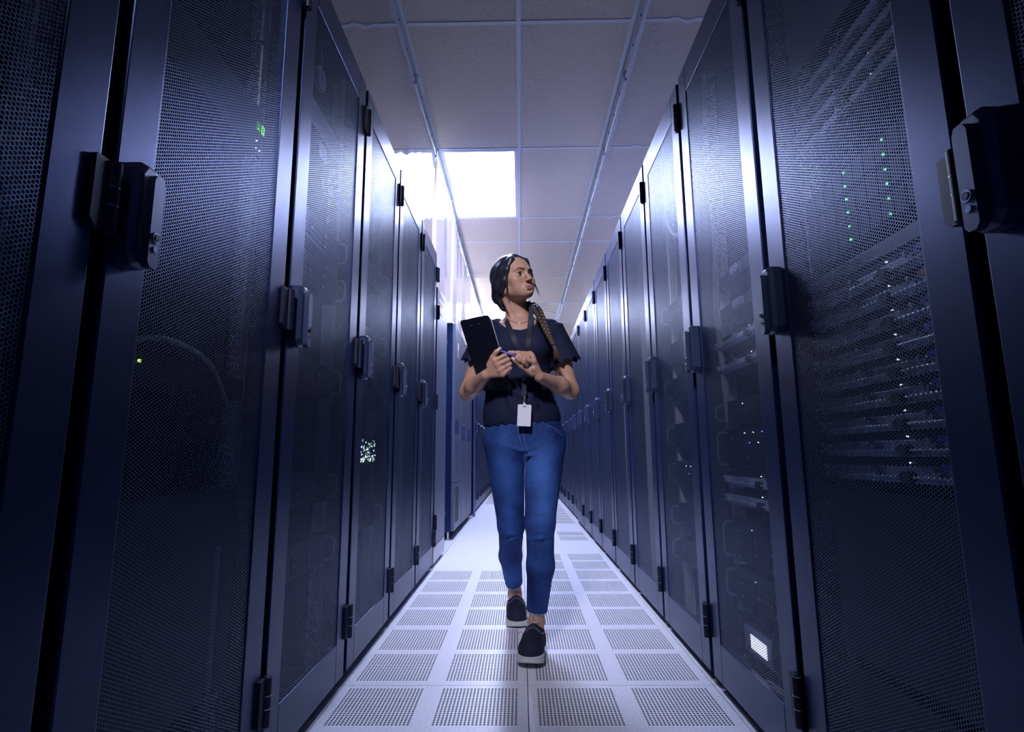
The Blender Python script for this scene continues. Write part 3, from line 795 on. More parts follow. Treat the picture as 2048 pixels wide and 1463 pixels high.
# ------------------------------------------------------------------ the woman
M['skin'] = mat('skin', (.49, .278, .195), .52, 0, .40, var=.10, vscale=60, bump=.03, bscale=500, sss=.08)
M['lip'] = mat('lip', (.40, .150, .150), .36, 0, .5)
M['nail'] = mat('nail', (.66, .45, .42), .25, 0, .5)
def hair_mat(name, c0, c1):
    m = mat(name, c0, .38, 0, .42)
    nt = m.node_tree; b = nt.nodes['Principled BSDF']
    tc = nt.nodes.new('ShaderNodeTexCoord'); mp = nt.nodes.new('ShaderNodeMapping'); mp.inputs['Scale'].default_value = (240, 240, 14)
    n = nt.nodes.new('ShaderNodeTexNoise'); n.inputs['Scale'].default_value = 1; n.inputs['Detail'].default_value = 4
    nt.links.new(tc.outputs['Object'], mp.inputs['Vector']); nt.links.new(mp.outputs['Vector'], n.inputs['Vector'])
    mx = nt.nodes.new('ShaderNodeMix'); mx.data_type = 'RGBA'; mx.inputs['A'].default_value = (*c0, 1); mx.inputs['B'].default_value = (*c1, 1)
    nt.links.new(n.outputs['Fac'], mx.inputs['Factor']); nt.links.new(mx.outputs['Result'], b.inputs['Base Color'])
    bp = nt.nodes.new('ShaderNodeBump'); bp.inputs['Strength'].default_value = .55; bp.inputs['Distance'].default_value = .002
    nt.links.new(n.outputs['Fac'], bp.inputs['Height']); nt.links.new(bp.outputs['Normal'], b.inputs['Normal'])
    return m
M['hair'] = hair_mat('hair_dark', (.006, .008, .018), (.026, .026, .040))
M['braid'] = hair_mat('hair_brown', (.030, .020, .017), (.20, .125, .075))
def ombre(m):       # dark at the root, sun-bleached towards the end
    nt = m.node_tree; b = nt.nodes['Principled BSDF']; src = b.inputs['Base Color'].links[0].from_socket
    tc = nt.nodes.new('ShaderNodeTexCoord'); sp = nt.nodes.new('ShaderNodeSeparateXYZ'); mr = nt.nodes.new('ShaderNodeMapRange')
    mr.inputs['From Min'].default_value = 1.25; mr.inputs['From Max'].default_value = 1.37
    nt.links.new(tc.outputs['Object'], sp.inputs[0]); nt.links.new(sp.outputs['Z'], mr.inputs['Value'])
    mx = nt.nodes.new('ShaderNodeMix'); mx.data_type = 'RGBA'; mx.inputs['B'].default_value = (.014, .012, .016, 1)
    nt.links.new(mr.outputs['Result'], mx.inputs['Factor']); nt.links.new(src, mx.inputs['A']); nt.links.new(mx.outputs['Result'], b.inputs['Base Color'])
ombre(M['braid'])
M['brow'] = mat('brow_hair', (.022, .014, .014), .6)
M['eye'] = mat('eye_white', (.30, .30, .33), .15, 0, .6)
M['iris'] = mat('iris_dark', (.035, .018, .012), .08, 0, .8)
M['shirt'] = mat('shirt_cotton', (.007, .010, .036), .78, 0, .25, bump=.10, bscale=700)
def denim_mat():
    m = mat('denim', (.03, .09, .30), .75, 0, .2)
    nt = m.node_tree; b = nt.nodes['Principled BSDF']
    tc = nt.nodes.new('ShaderNodeTexCoord')
    n1 = nt.nodes.new('ShaderNodeTexNoise'); n1.inputs['Scale'].default_value = 5; n1.inputs['Detail'].default_value = 5
    mp = nt.nodes.new('ShaderNodeMapping'); mp.inputs['Scale'].default_value = (420, 420, 120)
    n2 = nt.nodes.new('ShaderNodeTexNoise'); n2.inputs['Scale'].default_value = 1; n2.inputs['Detail'].default_value = 3
    nt.links.new(tc.outputs['Object'], n1.inputs['Vector']); nt.links.new(tc.outputs['Object'], mp.inputs['Vector']); nt.links.new(mp.outputs['Vector'], n2.inputs['Vector'])
    ad = nt.nodes.new('ShaderNodeMath'); ad.operation = 'MULTIPLY_ADD'; ad.inputs[1].default_value = .40
    nt.links.new(n2.outputs['Fac'], ad.inputs[0]); nt.links.new(n1.outputs['Fac'], ad.inputs[2])
    at_ = nt.nodes.new('ShaderNodeAttribute'); at_.attribute_name = 'wear'
    a2 = nt.nodes.new('ShaderNodeMath'); a2.operation = 'MULTIPLY_ADD'; a2.inputs[1].default_value = .26
    nt.links.new(at_.outputs['Fac'], a2.inputs[0]); nt.links.new(ad.outputs[0], a2.inputs[2])
    r = nt.nodes.new('ShaderNodeValToRGB')
    r.color_ramp.elements[0].position = .50; r.color_ramp.elements[0].color = (.003, .010, .070, 1)
    r.color_ramp.elements[1].position = 1.0; r.color_ramp.elements[1].color = (.045, .125, .40, 1)
    nt.links.new(a2.outputs[0], r.inputs['Fac']); nt.links.new(r.outputs['Color'], b.inputs['Base Color'])
    bp = nt.nodes.new('ShaderNodeBump'); bp.inputs['Strength'].default_value = .35; bp.inputs['Distance'].default_value = .0015
    nt.links.new(n2.outputs['Fac'], bp.inputs['Height']); nt.links.new(bp.outputs['Normal'], b.inputs['Normal'])
    return m
M['denim'] = denim_mat()
M['stitch'] = mat('denim_stitch', (.10, .17, .38), .7)
M['fray'] = mat('frayed_cotton', (.62, .66, .78), .8)
M['shoe'] = mat('shoe_canvas', (.016, .017, .040), .8, 0, .2, bump=.25, bscale=900)
M['sole'] = mat('shoe_sole', (.52, .52, .52), .55, bump=.05, bscale=300)
M['lace'] = mat('shoe_lace', (.05, .055, .10), .6)
M['orange'] = mat('lace_orange', (.62, .20, .09), .5)
M['gold'] = mat('gold', (.80, .58, .28), .25, 1)
M['silver'] = mat('silver', (.85, .85, .88), .15, 1)
M['board'] = mat('clipboard_black', (.010, .011, .024), .42, 0, .4)
M['pen'] = mat('pen_blue', (.05, .085, .52), .3, 0, .5)
M['strap'] = mat('lanyard_black', (.008, .010, .026), .6, 0, .3)
M['card'] = mat('badge_white', (.74, .74, .82), .35)
M['clearp'] = mat('clear_vinyl', (.55, .60, .70), .2, 0, .6)

HCN = np.array([-.040, 2.292, 1.492])
def rot(yaw_, pit, rol):
    ca, sa = math.cos(yaw_), math.sin(yaw_); cp, sp = math.cos(pit), math.sin(pit); cr, sr = math.cos(rol), math.sin(rol)
    return np.array([[ca, -sa, 0], [sa, ca, 0], [0, 0, 1]]) @ np.array([[1, 0, 0], [0, cp, -sp], [0, sp, cp]]) @ np.array([[cr, 0, sr], [0, 1, 0], [-sr, 0, cr]])
HR = rot(math.radians(38), math.radians(-9), math.radians(-7))
hl = lambda x, y, z: HCN + HR @ np.array([x, y, z])      # head space: x to her left, y to the back of the head, z up
def to_head(P): return (P - HCN) @ HR

def head_sdf(s):
    E = lambda c, r, k=.01, sub=False, R=None: s.ell(hl(*c), r, HR if R is None else HR @ R, k, sub)
    Cc = lambda a, b, ra, rb, k=.01, sub=False: s.cap(hl(*a), hl(*b), ra, rb, k, sub)
    E((0, .018, .032), (.072, .092, .082), .02)                       # skull
    E((0, -.030, .020), (.064, .060, .072), .03)                      # forehead and front of face
    E((0, -.028, -.036), (.051, .050, .054), .025)                    # lower face
    Cc((0, -.060, -.066), (0, -.081, -.079), .025, .0150, .022)        # chin
    for sx in (-1, 1):
        Cc((sx * .051, .004, -.046), (sx * .016, -.062, -.078), .016, .013, .03)   # jaw line
        E((sx * .041, -.058, -.020), (.022, .022, .020), .018)        # cheekbone
        E((sx * .030, -.056, -.046), (.021, .021, .026), .02)         # cheek
        E((sx * .0325, -.092, .000), (.0180, .014, .0125), .014, True)   # eye socket
        Cc((sx * .011, -.087, .021), (sx * .043, -.074, .021), .0085, .007, .014)     # brow ridge
        E((sx * .0745, .014, -.004), (.007, .017, .029), .006)        # ear
        E((sx * .0790, .012, .000), (.004, .010, .017), .004, True)
        E((sx * .0740, .006, -.028), (.006, .008, .009), .006)
    Cc((0, -.084, .014), (0, -.1015, -.028), .0074, .0086, .010)       # nose
    E((0, -.1055, -.0305), (.0092, .0084, .0080), .007)
    for sx in (-1, 1):
        E((sx * .0105, -.097, -.0335), (.0062, .0088, .0060), .006)
        E((sx * .0062, -.1005, -.0405), (.0036, .0055, .0030), .003, True)
    E((0, -.081, -.060), (.026, .0105, .020), .012)                    # muzzle
    E((0, -.0880, -.0592), (.0198, .0052, .0040), .005)               # upper lip
    E((0, -.0865, -.0672), (.0168, .0056, .0048), .005)               # lower lip
    Cc((-.020, -.0925, -.0630), (.020, -.0925, -.0630), .0013, .0013, .003, True)
    Cc((0, -.0985, -.0465), (0, -.0970, -.0535), .0022, .0026, .004, True)       # philtrum
    E((0, -.0905, -.0770), (.014, .006, .0040), .008, True)            # under the lip
    for sx in (-1, 1):                                                # eyelids around the eyeball
        c = hl(sx * .0325, -.0715, -.002)
        def lid(x, y, z, c=c, sx=sx):
            px, py, pz = x - c[0], y - c[1], z - c[2]
            lx = px * HR[0, 0] + py * HR[1, 0] + pz * HR[2, 0]; lz = px * HR[0, 2] + py * HR[1, 2] + pz * HR[2, 2]
            d = np.sqrt(px ** 2 + py ** 2 + pz ** 2) - .0152
            o = sx * lx   # outward
            up = .0068 - 27 * (lx + .001 * sx) ** 2 + .10 * o
            lo = -.0054 + 22 * lx ** 2 + .06 * o
            return np.maximum(d, np.minimum(up - lz, lz - lo))
        s.fn(lid, c - .016, c + .016, .003)

body = SDF()
head_sdf(body)
body.cap(hl(0, .030, -.030), (-.018, 2.345, 1.345), .047, .050, .03)             # neck
for sx in (-1, 1):
    body.cap(hl(sx * .052, .03, -.045), (-.018 + sx * .018, 2.300, 1.312), .011, .009, .02)       # neck muscles
# trunk (kept a little inside the clothes)
body.cap((-.135, 2.352, 1.285), (.115, 2.352, 1.285), .042, .042, .03)
body.cap((-.050, 2.358, 1.326), (.020, 2.358, 1.326), .028, .028, .04)
body.ell((-.012, 2.335, 1.215), (.138, .086, .115), None, .04)
body.ell((-.016, 2.300, 1.268), (.078, .056, .050), None, .03)
body.cap((-.014, 2.262, 1.292), (.075, 2.285, 1.316), .008, .008, .012); body.cap((-.040, 2.266, 1.290), (-.080, 2.29, 1.305), .008, .007, .012)   # collar bones
body.ell((-.020, 2.335, 1.04), (.120, .080, .16), None, .04)
body.ell((-.004, 2.338, .86), (.150, .098, .11), None, .05)
# legs
FL = [(.087, 2.325, .80), (.058, 2.222, .49), (.058, 2.250, .32), (.040, 2.270, .13), (.037, 2.285, .07)]
BL = [(-.086, 2.345, .80), (-.060, 2.440, .45), (-.066, 2.585, .30), (-.050, 2.730, .125), (-.046, 2.745, .07)]
for L_ in (FL, BL):
    for a, b, ra, rb in ((L_[0], L_[1], .074, .048), (L_[1], L_[2], .046, .045), (L_[2], L_[3], .044, .0265), (L_[3], L_[4], .0265, .031)):
        body.cap(a, b, ra, rb, .02)
body.cap((.037, 2.285, .06), (.018, 2.12, .045), .030, .026, .02); body.cap((-.046, 2.745, .06), (-.040, 2.62, .045), .030, .026, .02)
for c in ((.040, 2.27, .105), (-.050, 2.732, .10)):
    for sx in (-1, 1): body.ell((c[0] + sx * .024, c[1] + .005, c[2]), (.010, .012, .013), None, .012)
# arms
RS, RE, RW = (-.152, 2.360, 1.285), (-.243, 2.375, 1.022), (-.152, 2.158, 1.064)
LS, LE, LW = (.130, 2.352, 1.285), (.202, 2.352, 1.022), (.0605, 2.142, 1.054)
for Sh, El, Wr in ((RS, RE, RW), (LS, LE, LW)):
    m = [(El[i] * .62 + Wr[i] * .38) for i in range(3)]
    body.cap(Sh, El, .046, .035, .02); body.cap(El, m, .034, .0345, .02); body.cap(m, Wr, .0345, .0215, .025)
# hands
def hand(wrist, palm, fingers, thumb, k=.008):
    for p, r in palm: body.cap(wrist, p, .0135, r, k)
    for a, b, r in [(fingers[i][0], fingers[i + 1][0], .0105) for i in range(3)]: body.cap(a, b, r, r, .008)
    for f in fingers:
        rs = [.0100, .0086, .0078, .0066]
        for i in range(len(f) - 1): body.cap(f[i], f[i + 1], rs[i], rs[i + 1], .0035 if i else .005)
        body.ell(f[1], (.0090, .0090, .0090), None, .003)
    rs = [.0150, .0112, .0095, .0070]
    for i in range(3): body.cap(thumb[i], thumb[i + 1], rs[i], rs[i + 1], .006 if i == 0 else .003)
RF = [[(-.1125, 2.113, 1.1155), (-.0720, 2.108, 1.1345), (-.0695, 2.128, 1.1230), (-.088, 2.137, 1.117)],
      [(-.1035, 2.117, 1.0985), (-.0622, 2.112, 1.1175), (-.0640, 2.135, 1.1060), (-.084, 2.147, 1.099)],
      [(-.0925, 2.121, 1.0790), (-.0552, 2.118, 1.1005), (-.0580, 2.140, 1.0900), (-.077, 2.152, 1.082)],
      [(-.0830, 2.126, 1.0615), (-.0548, 2.124, 1.0850), (-.0570, 2.143, 1.0770), (-.073, 2.155, 1.070)]]
RT = [(-.134, 2.138, 1.102), (-.122, 2.118, 1.128), (-.1075, 2.106, 1.1475), (-.092, 2.104, 1.1600)]
hand(RW, [((-.1125, 2.117, 1.112), .0125), ((-.1035, 2.121, 1.096), .0130), ((-.0940, 2.125, 1.078), .0130), ((-.0860, 2.130, 1.063), .0120)], RF, RT)
LF = [[(.0246, 2.122, 1.1415), (-.0206, 2.104, 1.1420), (-.0410, 2.101, 1.1430), (-.0570, 2.100, 1.1446)],
      [(.0302, 2.118, 1.1330), (-.0195, 2.090, 1.1325), (-.0275, 2.088, 1.1190), (-.0230, 2.098, 1.1040)],
      [(.0339, 2.113, 1.1205), (-.0110, 2.084, 1.1215), (-.0145, 2.085, 1.1105), (-.0060, 2.098, 1.1000)],
      [(.0375, 2.108, 1.1075), (.0010, 2.083, 1.1115), (.0005, 2.085, 1.1020), (.0115, 2.098, 1.0930)]]
LT = [(.0330, 2.130, 1.0660), (-.0105, 2.108, 1.0930), (-.0300, 2.103, 1.1100), (-.0440, 2.102, 1.1205)]
hand(LW, [((.0246, 2.127, 1.138), .0125), ((.0300, 2.122, 1.130), .0130), ((.0350, 2.118, 1.117), .0130), ((.0380, 2.114, 1.104), .0125), ((.0370, 2.118, 1.082), .0150)], LF, LT)

xs = steps([-.290, (-.135, .0026), (.075, .0017), (.255, .0026)])
ys = steps([2.03, (2.165, .0019), (2.36, .0019), (2.42, .003), (2.80, .006)])
zs = steps([.028, (.98, .005), (1.03, .003), (1.18, .0018), (1.375, .0030), (1.600, .0016)])
V, F = surface(body.grid(xs, ys, zs), xs, ys, zs)
V = relax(V, F, 1, .35)
cen = V[F].mean(1); h = to_head(cen)
mi = np.zeros(len(F), np.int32)
lipz = np.abs(h[:, 0])
lip = (h[:, 1] < -.082) & (lipz < .0205) & (h[:, 2] < -.0540 + .0008 * np.cos(h[:, 0] * 420) - .0075 * (lipz / .0205) ** 2) & (h[:, 2] > -.0735 + .0085 * (lipz / .0205) ** 2)
mi[lip] = 1
for tips, th in ((RF, RT), (LF, LT)):
    a, b = np.array(th[2]), np.array(th[3]); d = (b - a) / np.linalg.norm(b - a)
    t = (cen - a) @ d; rad = np.linalg.norm(cen - a - t[:, None] * d, axis=1)
    n_ = cen - a - t[:, None] * d
    out = (n_ @ np.array([-.3, -.75, .6])) > .0045
    mi[(t > .008) & (t < .028) & (rad < .012) & out & (np.linalg.norm(cen - b, axis=1) < .020)] = 2
person = empty('person', 'woman in dark t-shirt and blue jeans walking down the aisle holding a clipboard and pen', 'person', (0, 2.3, 0))
def pc_obj(name, V, F, mats, mi=None, parent=None):
    o = np_obj(name, V - np.array([0, 2.3, 0]), F, mats, parent or person, mi)
    return o
body_o = pc_obj('body', V, F, [M['skin'], M['lip'], M['nail']], mi)
class PB(MB):
    """shapes given in world space, stored in the person's space"""
    def pobj(s, name, mats, parent=None, bevel=0):
        s.v = [(x, y - 2.3, z) for x, y, z in s.v]
        return s.obj(name, mats, parent or person, bevel)
# eyes
for sx in (-1, 1):
    c = hl(sx * .0325, -.0715, -.002)
    g = PB(); g.ball(c, .0141, 14)
    e = g.pobj('eye', [M['eye']])
    gz = HR @ np.array([.20, -.97, .05]); gz /= np.linalg.norm(gz)
    u = np.cross(gz, [0, 0, 1]); u /= np.linalg.norm(u); w = np.cross(u, gz)
    g = PB(); ringv = []
    for r_, dd in ((0, .0144), (.0032, .01430), (.0070, .01255)):
        ringv.append([c + gz * dd + (u * math.cos(2 * PI * i / 18) + w * math.sin(2 * PI * i / 18)) * r_ for i in range(18)])
    vs = [v for r_ in ringv for v in r_]
    g.add(vs, [(k * 18 + i, k * 18 + (i + 1) % 18, (k + 1) * 18 + (i + 1) % 18, (k + 1) * 18 + i) for k in range(2) for i in range(18)], 0, True)
    g.pobj('iris', [M['iris']], e)
def on_face(x, z, off=.0):
    """point on the head surface at head-space x, z (looking from the front)"""
    ys_ = np.linspace(-.14, 0, 700); P = HCN + np.stack([np.full_like(ys_, x), ys_, np.full_like(ys_, z)], 1) @ HR.T
    d = body.at(P); k = int(np.argmax(d < 0))
    return HCN + HR @ np.array([x, ys_[k] - off, z])
for sx in (-1, 1):
    pts = [on_face(sx * x, z, .0006) for x, z in ((.011, .0150), (.019, .0185), (.029, .0215), (.039, .0210), (.049, .0145))]
    g = PB(); g.tube(spline(pts, 4), [.0022, .0028, .0031, .0032, .0032, .0031, .0030, .0028, .0026, .0024, .0022, .0020, .0018, .0015, .0012, .0009, .0005], 6); g.pobj('eyebrow', [M['brow']])
    pts = []
    for i in range(9):
        lx = -.0126 + .0252 * i / 8; o_ = sx * lx
        zz = .0068 - 27 * (lx + .001 * sx) ** 2 + .10 * o_
        yy = -math.sqrt(max(1e-6, .0156 ** 2 - lx ** 2 - zz ** 2))
        pts.append(hl(sx * .0325 + lx, -.0715 + yy - .0004, -.002 + zz))
    g = PB(); g.tube(pts, [.0008, .0013, .0017, .0019, .0020, .0020, .0020, .0019, .0012], 5); g.pobj('eyelashes', [M['brow']])
    for i in range(9):
        lx = -.0126 + .0252 * i / 8; o_ = sx * lx
        zz = -.0054 + 22 * lx ** 2 + .06 * o_; yy = -math.sqrt(max(1e-6, .0154 ** 2 - lx ** 2 - zz ** 2)); pts[i] = hl(sx * .0325 + lx, -.0715 + yy, -.002 + zz)
    g = PB(); g.tube(pts, .0005, 5); g.pobj('eyelashes', [M['brow']])

# hair: a cap with an opening for the face, gathered at the nape
hr = SDF()
hr.ell(hl(0, .018, .036), (.081, .098, .090), HR, .01)
for sx in (-1, 1):
    hr.cap(hl(sx * .060, -.020, .040), hl(sx * .070, .022, -.022), .024, .022, .03)
    hr.cap(hl(sx * .067, .028, -.014), hl(sx * .048, .060, -.052), .024, .021, .03)
hr.cap(hl(-.048, .060, -.048), hl(0, .078, -.074), .027, .028, .03)
hr.cap(hl(.048, .060, -.048), hl(0, .078, -.074), .025, .028, .03)
hr.cap(hl(-.054, .050, -.050), hl(-.040, .062, -.084), .019, .010, .02)
def face_cut(x, y, z):
    px, py, pz = x - HCN[0], y - HCN[1], z - HCN[2]
    lx = px * HR[0, 0] + py * HR[1, 0] + pz * HR[2, 0]; ly = px * HR[0, 1] + py * HR[1, 1] + pz * HR[2, 1]; lz = px * HR[0, 2] + py * HR[1, 2] + pz * HR[2, 2]
    t = np.clip((lz + .06) / .146, 0, 1)
    w_ = .064 * np.sqrt(np.clip(1 - t ** 2.6, 0, 1)) + .004
    e = np.abs(lx) - w_
    back = ly - (-.020 + .10 * np.clip(.02 - lz, 0, .1) * 0)
    return np.maximum(np.maximum(e, back), np.maximum(lz - .081, -.16 - lz)) * .8
hr.fn(face_cut, HCN - .18, HCN + .18, .010, True)
for sx in (-1, 1):                                                            # hair swept from the parting to the temples
    hr.cap(hl(sx * .010, -.036, .098), hl(sx * .040, -.058, .072), .010, .012, .02); hr.cap(hl(sx * .040, -.060, .074), hl(sx * .062, -.046, .030), .012, .010, .012)
hr.cap(hl(.062, -.046, .030), hl(.068, -.040, -.020), .010, .006, .012)
hr.cap(hl(-.062, -.046, .030), hl(-.068, -.022, -.012), .010, .012, .015); hr.cap(hl(-.068, -.022, -.012), hl(-.068, .008, -.050), .012, .010, .015)
hr.cap(hl(0, -.075, .121), hl(0, .05, .132), .0030, .0030, .008, True)        # parting
xs = steps([-.20, (.10, .0022)]); ys = steps([2.14, (2.46, .0026)]); zs = steps([1.37, (1.66, .0022)])
V, F = surface(hr.grid(xs, ys, zs), xs, ys, zs)
V = relax(V, F, 2, .5)
hair_o = pc_obj('hair', V, F, [M['hair']])
# loose strands framing the face and at the nape
def strand(pts, r0, n=5, m='hair', name='hair_strand'):
    sp = spline(pts, 6); k = len(sp)
    g = PB(); g.tube(sp, [max(.0002, r0 * (1 - (i / (k - 1)) ** 3 * .85)) for i in range(k)], n); return g.pobj(name, [M[m]])
g = PB()
def lock(g, pts, r0, cnt, spread, seed):
    rnd = random.Random(seed)
    for c in range(cnt):
        o = Vector([rnd.uniform(-1, 1) * spread for _ in range(3)])
        P = [Vector(p) + o * (.35 + .9 * i / len(pts)) + Vector([rnd.uniform(-1, 1) * spread * .3 for _ in range(3)]) for i, p in enumerate(pts)]
        sp = spline(P, 5); sp = sp[:int(len(sp) * rnd.uniform(.72, 1.0))]; k = len(sp); rr = r0 * rnd.uniform(.5, 1.0)
        g.tube(sp, [max(.00015, rr * (1 - (i / (k - 1)) ** 1.6 * .95)) for i in range(k)], 5)
g = PB(); lock(g, [hl(.050, -.062, .062), hl(.064, -.056, .026), hl(.066, -.056, -.02), hl(.068, -.066, -.068), hl(.058, -.078, -.104)], .0026, 14, .0035, 1); g.pobj('hair_strand', [M['hair']])
g = PB(); lock(g, [hl(-.052, -.056, .056), hl(-.066, -.044, .020), hl(-.070, -.036, -.020), hl(-.069, -.028, -.055), hl(-.066, -.016, -.082)], .0026, 16, .0040, 2); g.pobj('hair_strand', [M['hair']])
g = PB(); lock(g, [hl(-.060, .042, -.050), hl(-.064, .038, -.085), hl(-.070, .032, -.118)], .0016, 10, .010, 3); g.pobj('hair_strand', [M['hair']])
# braid over her left shoulder
BP = spline([hl(.010, .082, -.070), (.030, 2.335, 1.392), (.048, 2.285, 1.370), (.0610, 2.236, 1.345), (.0765, 2.205, 1.303), (.0925, 2.190, 1.256), (.1085, 2.188, 1.218), (.1215, 2.190, 1.192)], 6)
g = PB(); k = len(BP)
for i, p in enumerate(BP):
    pass
tot = k - 1
for s_ in range(3):
    pts = []; rr = []
    for i in range(k * 3):
        u_ = i / (k * 3 - 1) * tot; a = int(min(u_, tot - 1)); fr = u_ - a
        p = Vector(BP[a]).lerp(Vector(BP[a + 1]), fr); T_ = (Vector(BP[a + 1]) - Vector(BP[a])).normalized()
        n1 = T_.cross(Vector((0, 1, 0))).normalized(); n2 = T_.cross(n1)
        t = u_ / tot; W_ = .0205 * (1 - .66 * t); ph = 2 * PI * (6.5 * t + s_ / 3)
        pts.append(p + n1 * math.sin(ph) * W_ * .80 + n2 * math.sin(2 * ph) * W_ * .42); rr.append(W_ * .55)
    g.tube(pts, rr, 8)
g.pobj('braid', [M['braid']])
g = PB(); g.tube([(.1200, 2.190, 1.1945), (.1225, 2.190, 1.1895)], .0075, 10); g.pobj('hair_tie', [M['strap']])
g = PB(); rnd = random.Random(5)
for c in range(26):
    a, b = rnd.uniform(-1, 1), rnd.uniform(-1, 1)
    g.tube(spline([(.1215 + a * .003, 2.190 + b * .003, 1.192), (.130 + a * .008, 2.188 + b * .005, 1.165), (.139 + a * .016, 2.190 + b * .008, 1.135 + rnd.uniform(-.012, .01))], 4), [.0014, .0014, .0013, .0012, .0011, .0010, .0008, .0005, .0002], 4)
g.pobj('braid_tail', [M['braid']])
g = PB(); rnd = random.Random(9)
for c in range(14):
    z0 = rnd.uniform(1.345, 1.385); x0 = .045 + (1.385 - z0) * .5
    g.tube(spline([(x0, 2.27, z0), (x0 + .025, 2.265, z0 + rnd.uniform(.004, .014)), (x0 + rnd.uniform(.04, .075), 2.26, z0 + rnd.uniform(-.004, .022))], 4), .00028, 3)
g.pobj('flyaway_hair', [M['braid']])

# t-shirt
sh = SDF()
def torso(s):
    s.cap((-.140, 2.352, 1.290), (.118, 2.352, 1.290), .049, .049, .03)
    s.cap((-.070, 2.352, 1.318), (.040, 2.352, 1.318), .038, .038, .04)
    s.ell((-.012, 2.330, 1.215), (.146, .097, .125), None, .04)
    s.ell((-.068, 2.262, 1.192), (.054, .050, .056), None, .045); s.ell((.050, 2.262, 1.192), (.054, .050, .056), None, .045)
    s.ell((-.024, 2.332, 1.05), (.140, .094, .20), None, .05)
    s.ell((-.010, 2.336, .905), (.166, .118, .125), None, .06)
    s.cap((-.055, 2.225, 1.02), (.045, 2.222, .95), .006, .006, .03); s.cap((.06, 2.232, 1.06), (-.01, 2.222, .90), .006, .005, .03)      # soft folds
    s.cap((-.10, 2.245, 1.10), (-.04, 2.225, .93), .006, .004, .03)
torso(sh)
def sleeve(s, S0, E0, d_in, r0, r1):
    S0, E0 = A3(S0), A3(E0); ax = (E0 - S0) / np.linalg.norm(E0 - S0); u = np.cross(ax, [0, 1, 0]); u /= np.linalg.norm(u); w = np.cross(ax, u); L = np.linalg.norm(E0 - S0)
    def outer(x, y, z):
        px, py, pz = x - S0[0], y - S0[1], z - S0[2]
        t = px * ax[0] + py * ax[1] + pz * ax[2]; a = px * u[0] + py * u[1] + pz * u[2]; b = px * w[0] + py * w[1] + pz * w[2]
        th = np.arctan2(b, a); R = np.sqrt(a * a + b * b)
        r = r0 + (r1 - r0) * np.clip(t / L, 0, 1.1)
        return np.maximum(np.maximum((R - r) * .95, -.01 - t), (t - (L - .014 * np.abs(np.sin(5 * th)))) * .8)
    def inner(x, y, z):
        px, py, pz = x - S0[0], y - S0[1], z - S0[2]
        t = px * ax[0] + py * ax[1] + pz * ax[2]; a = px * u[0] + py * u[1] + pz * u[2]; b = px * w[0] + py * w[1] + pz * w[2]
        R = np.sqrt(a * a + b * b); r = r0 + (r1 - r0) * np.clip(t / L, 0, 1.1) - .009
        return np.maximum((R - r) * .95, L * .45 - t)
    m = .10
    s.fn(outer, np.minimum(S0, E0) - m, np.maximum(S0, E0) + m, .02)
    s.fn(inner, np.minimum(S0, E0) - m, np.maximum(S0, E0) + m, .0, True)
sleeve(sh, (.128, 2.352, 1.288), (.186, 2.350, 1.132), None, .053, .069)
sleeve(sh, (-.150, 2.360, 1.288), (-.216, 2.366, 1.135), None, .053, .066)
sh.ell((-.020, 2.286, 1.366), (.097, .135, .094), None, .014, True)               # neckline
def hem(x, y, z):
    th = np.arctan2(y - 2.335, x + .01)
    return z - (.884 + .05 * x - .012 * np.abs(np.sin(11 * th)))
sh.fn(hem, (-.3, 2.1, .7), (.3, 2.6, .895), .0, True)
xs = steps([-.31, (.275, .0028)]); ys = steps([2.17, (2.44, .0030), (2.48, .006)]); zs = steps([.85, (.91, .0025), (1.09, .0045), (1.20, .0026), (1.37, .0030)])
V, F = surface(sh.grid(xs, ys, zs), xs, ys, zs)
shirt_o = pc_obj('t_shirt', relax(V, F, 1, .4), F, [M['shirt']])

# jeans
jn = SDF()
jn.ell((-.006, 2.336, .905), (.150, .104, .10), None, .03)
jn.ell((.000, 2.342, .825), (.166, .118, .105), None, .05)
for L_, rs in ((FL, (.088, .0590, .0530, .0395)), (BL, (.085, .0575, .0505, .0400))):
    a, b, c, d = [A3(p) for p in L_[:4]]
    d = c + (d - c) * (.90 if L_ is FL else .80)
    jn.cap(a, b, rs[0], rs[1], .03); jn.cap(b, c, rs[1] - .003, rs[2], .02); jn.cap(c, d + (d - c) * .15, rs[2], rs[3], .02)
    ax = (d - c) / np.linalg.norm(d - c)
    def cut(x, y, z, d=d, ax=ax): return d @ ax - (x * ax[0] + y * ax[1] + z * ax[2])
    jn.fn(lambda x, y, z, d=d, ax=ax: -((x * ax[0] + y * ax[1] + z * ax[2]) - d @ ax), d - .09, d + .09, .0, True)
    jn.cap(d - ax * .04, d + ax * .03, rs[3] - .003, rs[3] - .004, .0, True)
    kx = A3(b)
    for dz, sx in ((.035, 1), (.002, -1), (-.030, 1), (-.055, -1)):                # creases round the knee
        p = kx + A3((0, -.040, dz)); jn.cap(p + A3((-.048, .020, .008 * sx)), p + A3((.0, -.011, 0)), .004, .0052, .011); jn.cap(p + A3((.0, -.011, 0)), p + A3((.048, .020, -.006 * sx)), .0052, .004, .011)
for a, b in (((.012, 2.236, .765), (.115, 2.250, .815)), ((.010, 2.236, .780), (.125, 2.265, .840)), ((-.012, 2.240, .765), (-.10, 2.262, .800)), ((.005, 2.232, .745), (.075, 2.240, .755))):
    jn.cap(a, b, .004, .003, .016)
xs = steps([-.185, (.185, .0036)]); ys = steps([2.13, (2.36, .0036), (2.80, .0055)]); zs = steps([.105, (.22, .003), (.97, .0046)])
V, F = surface(jn.grid(xs, ys, zs), xs, ys, zs)
V = relax(V, F, 1, .4)
jeans_o = pc_obj('jeans', V, F, [M['denim']])
wear = np.zeros(len(V))
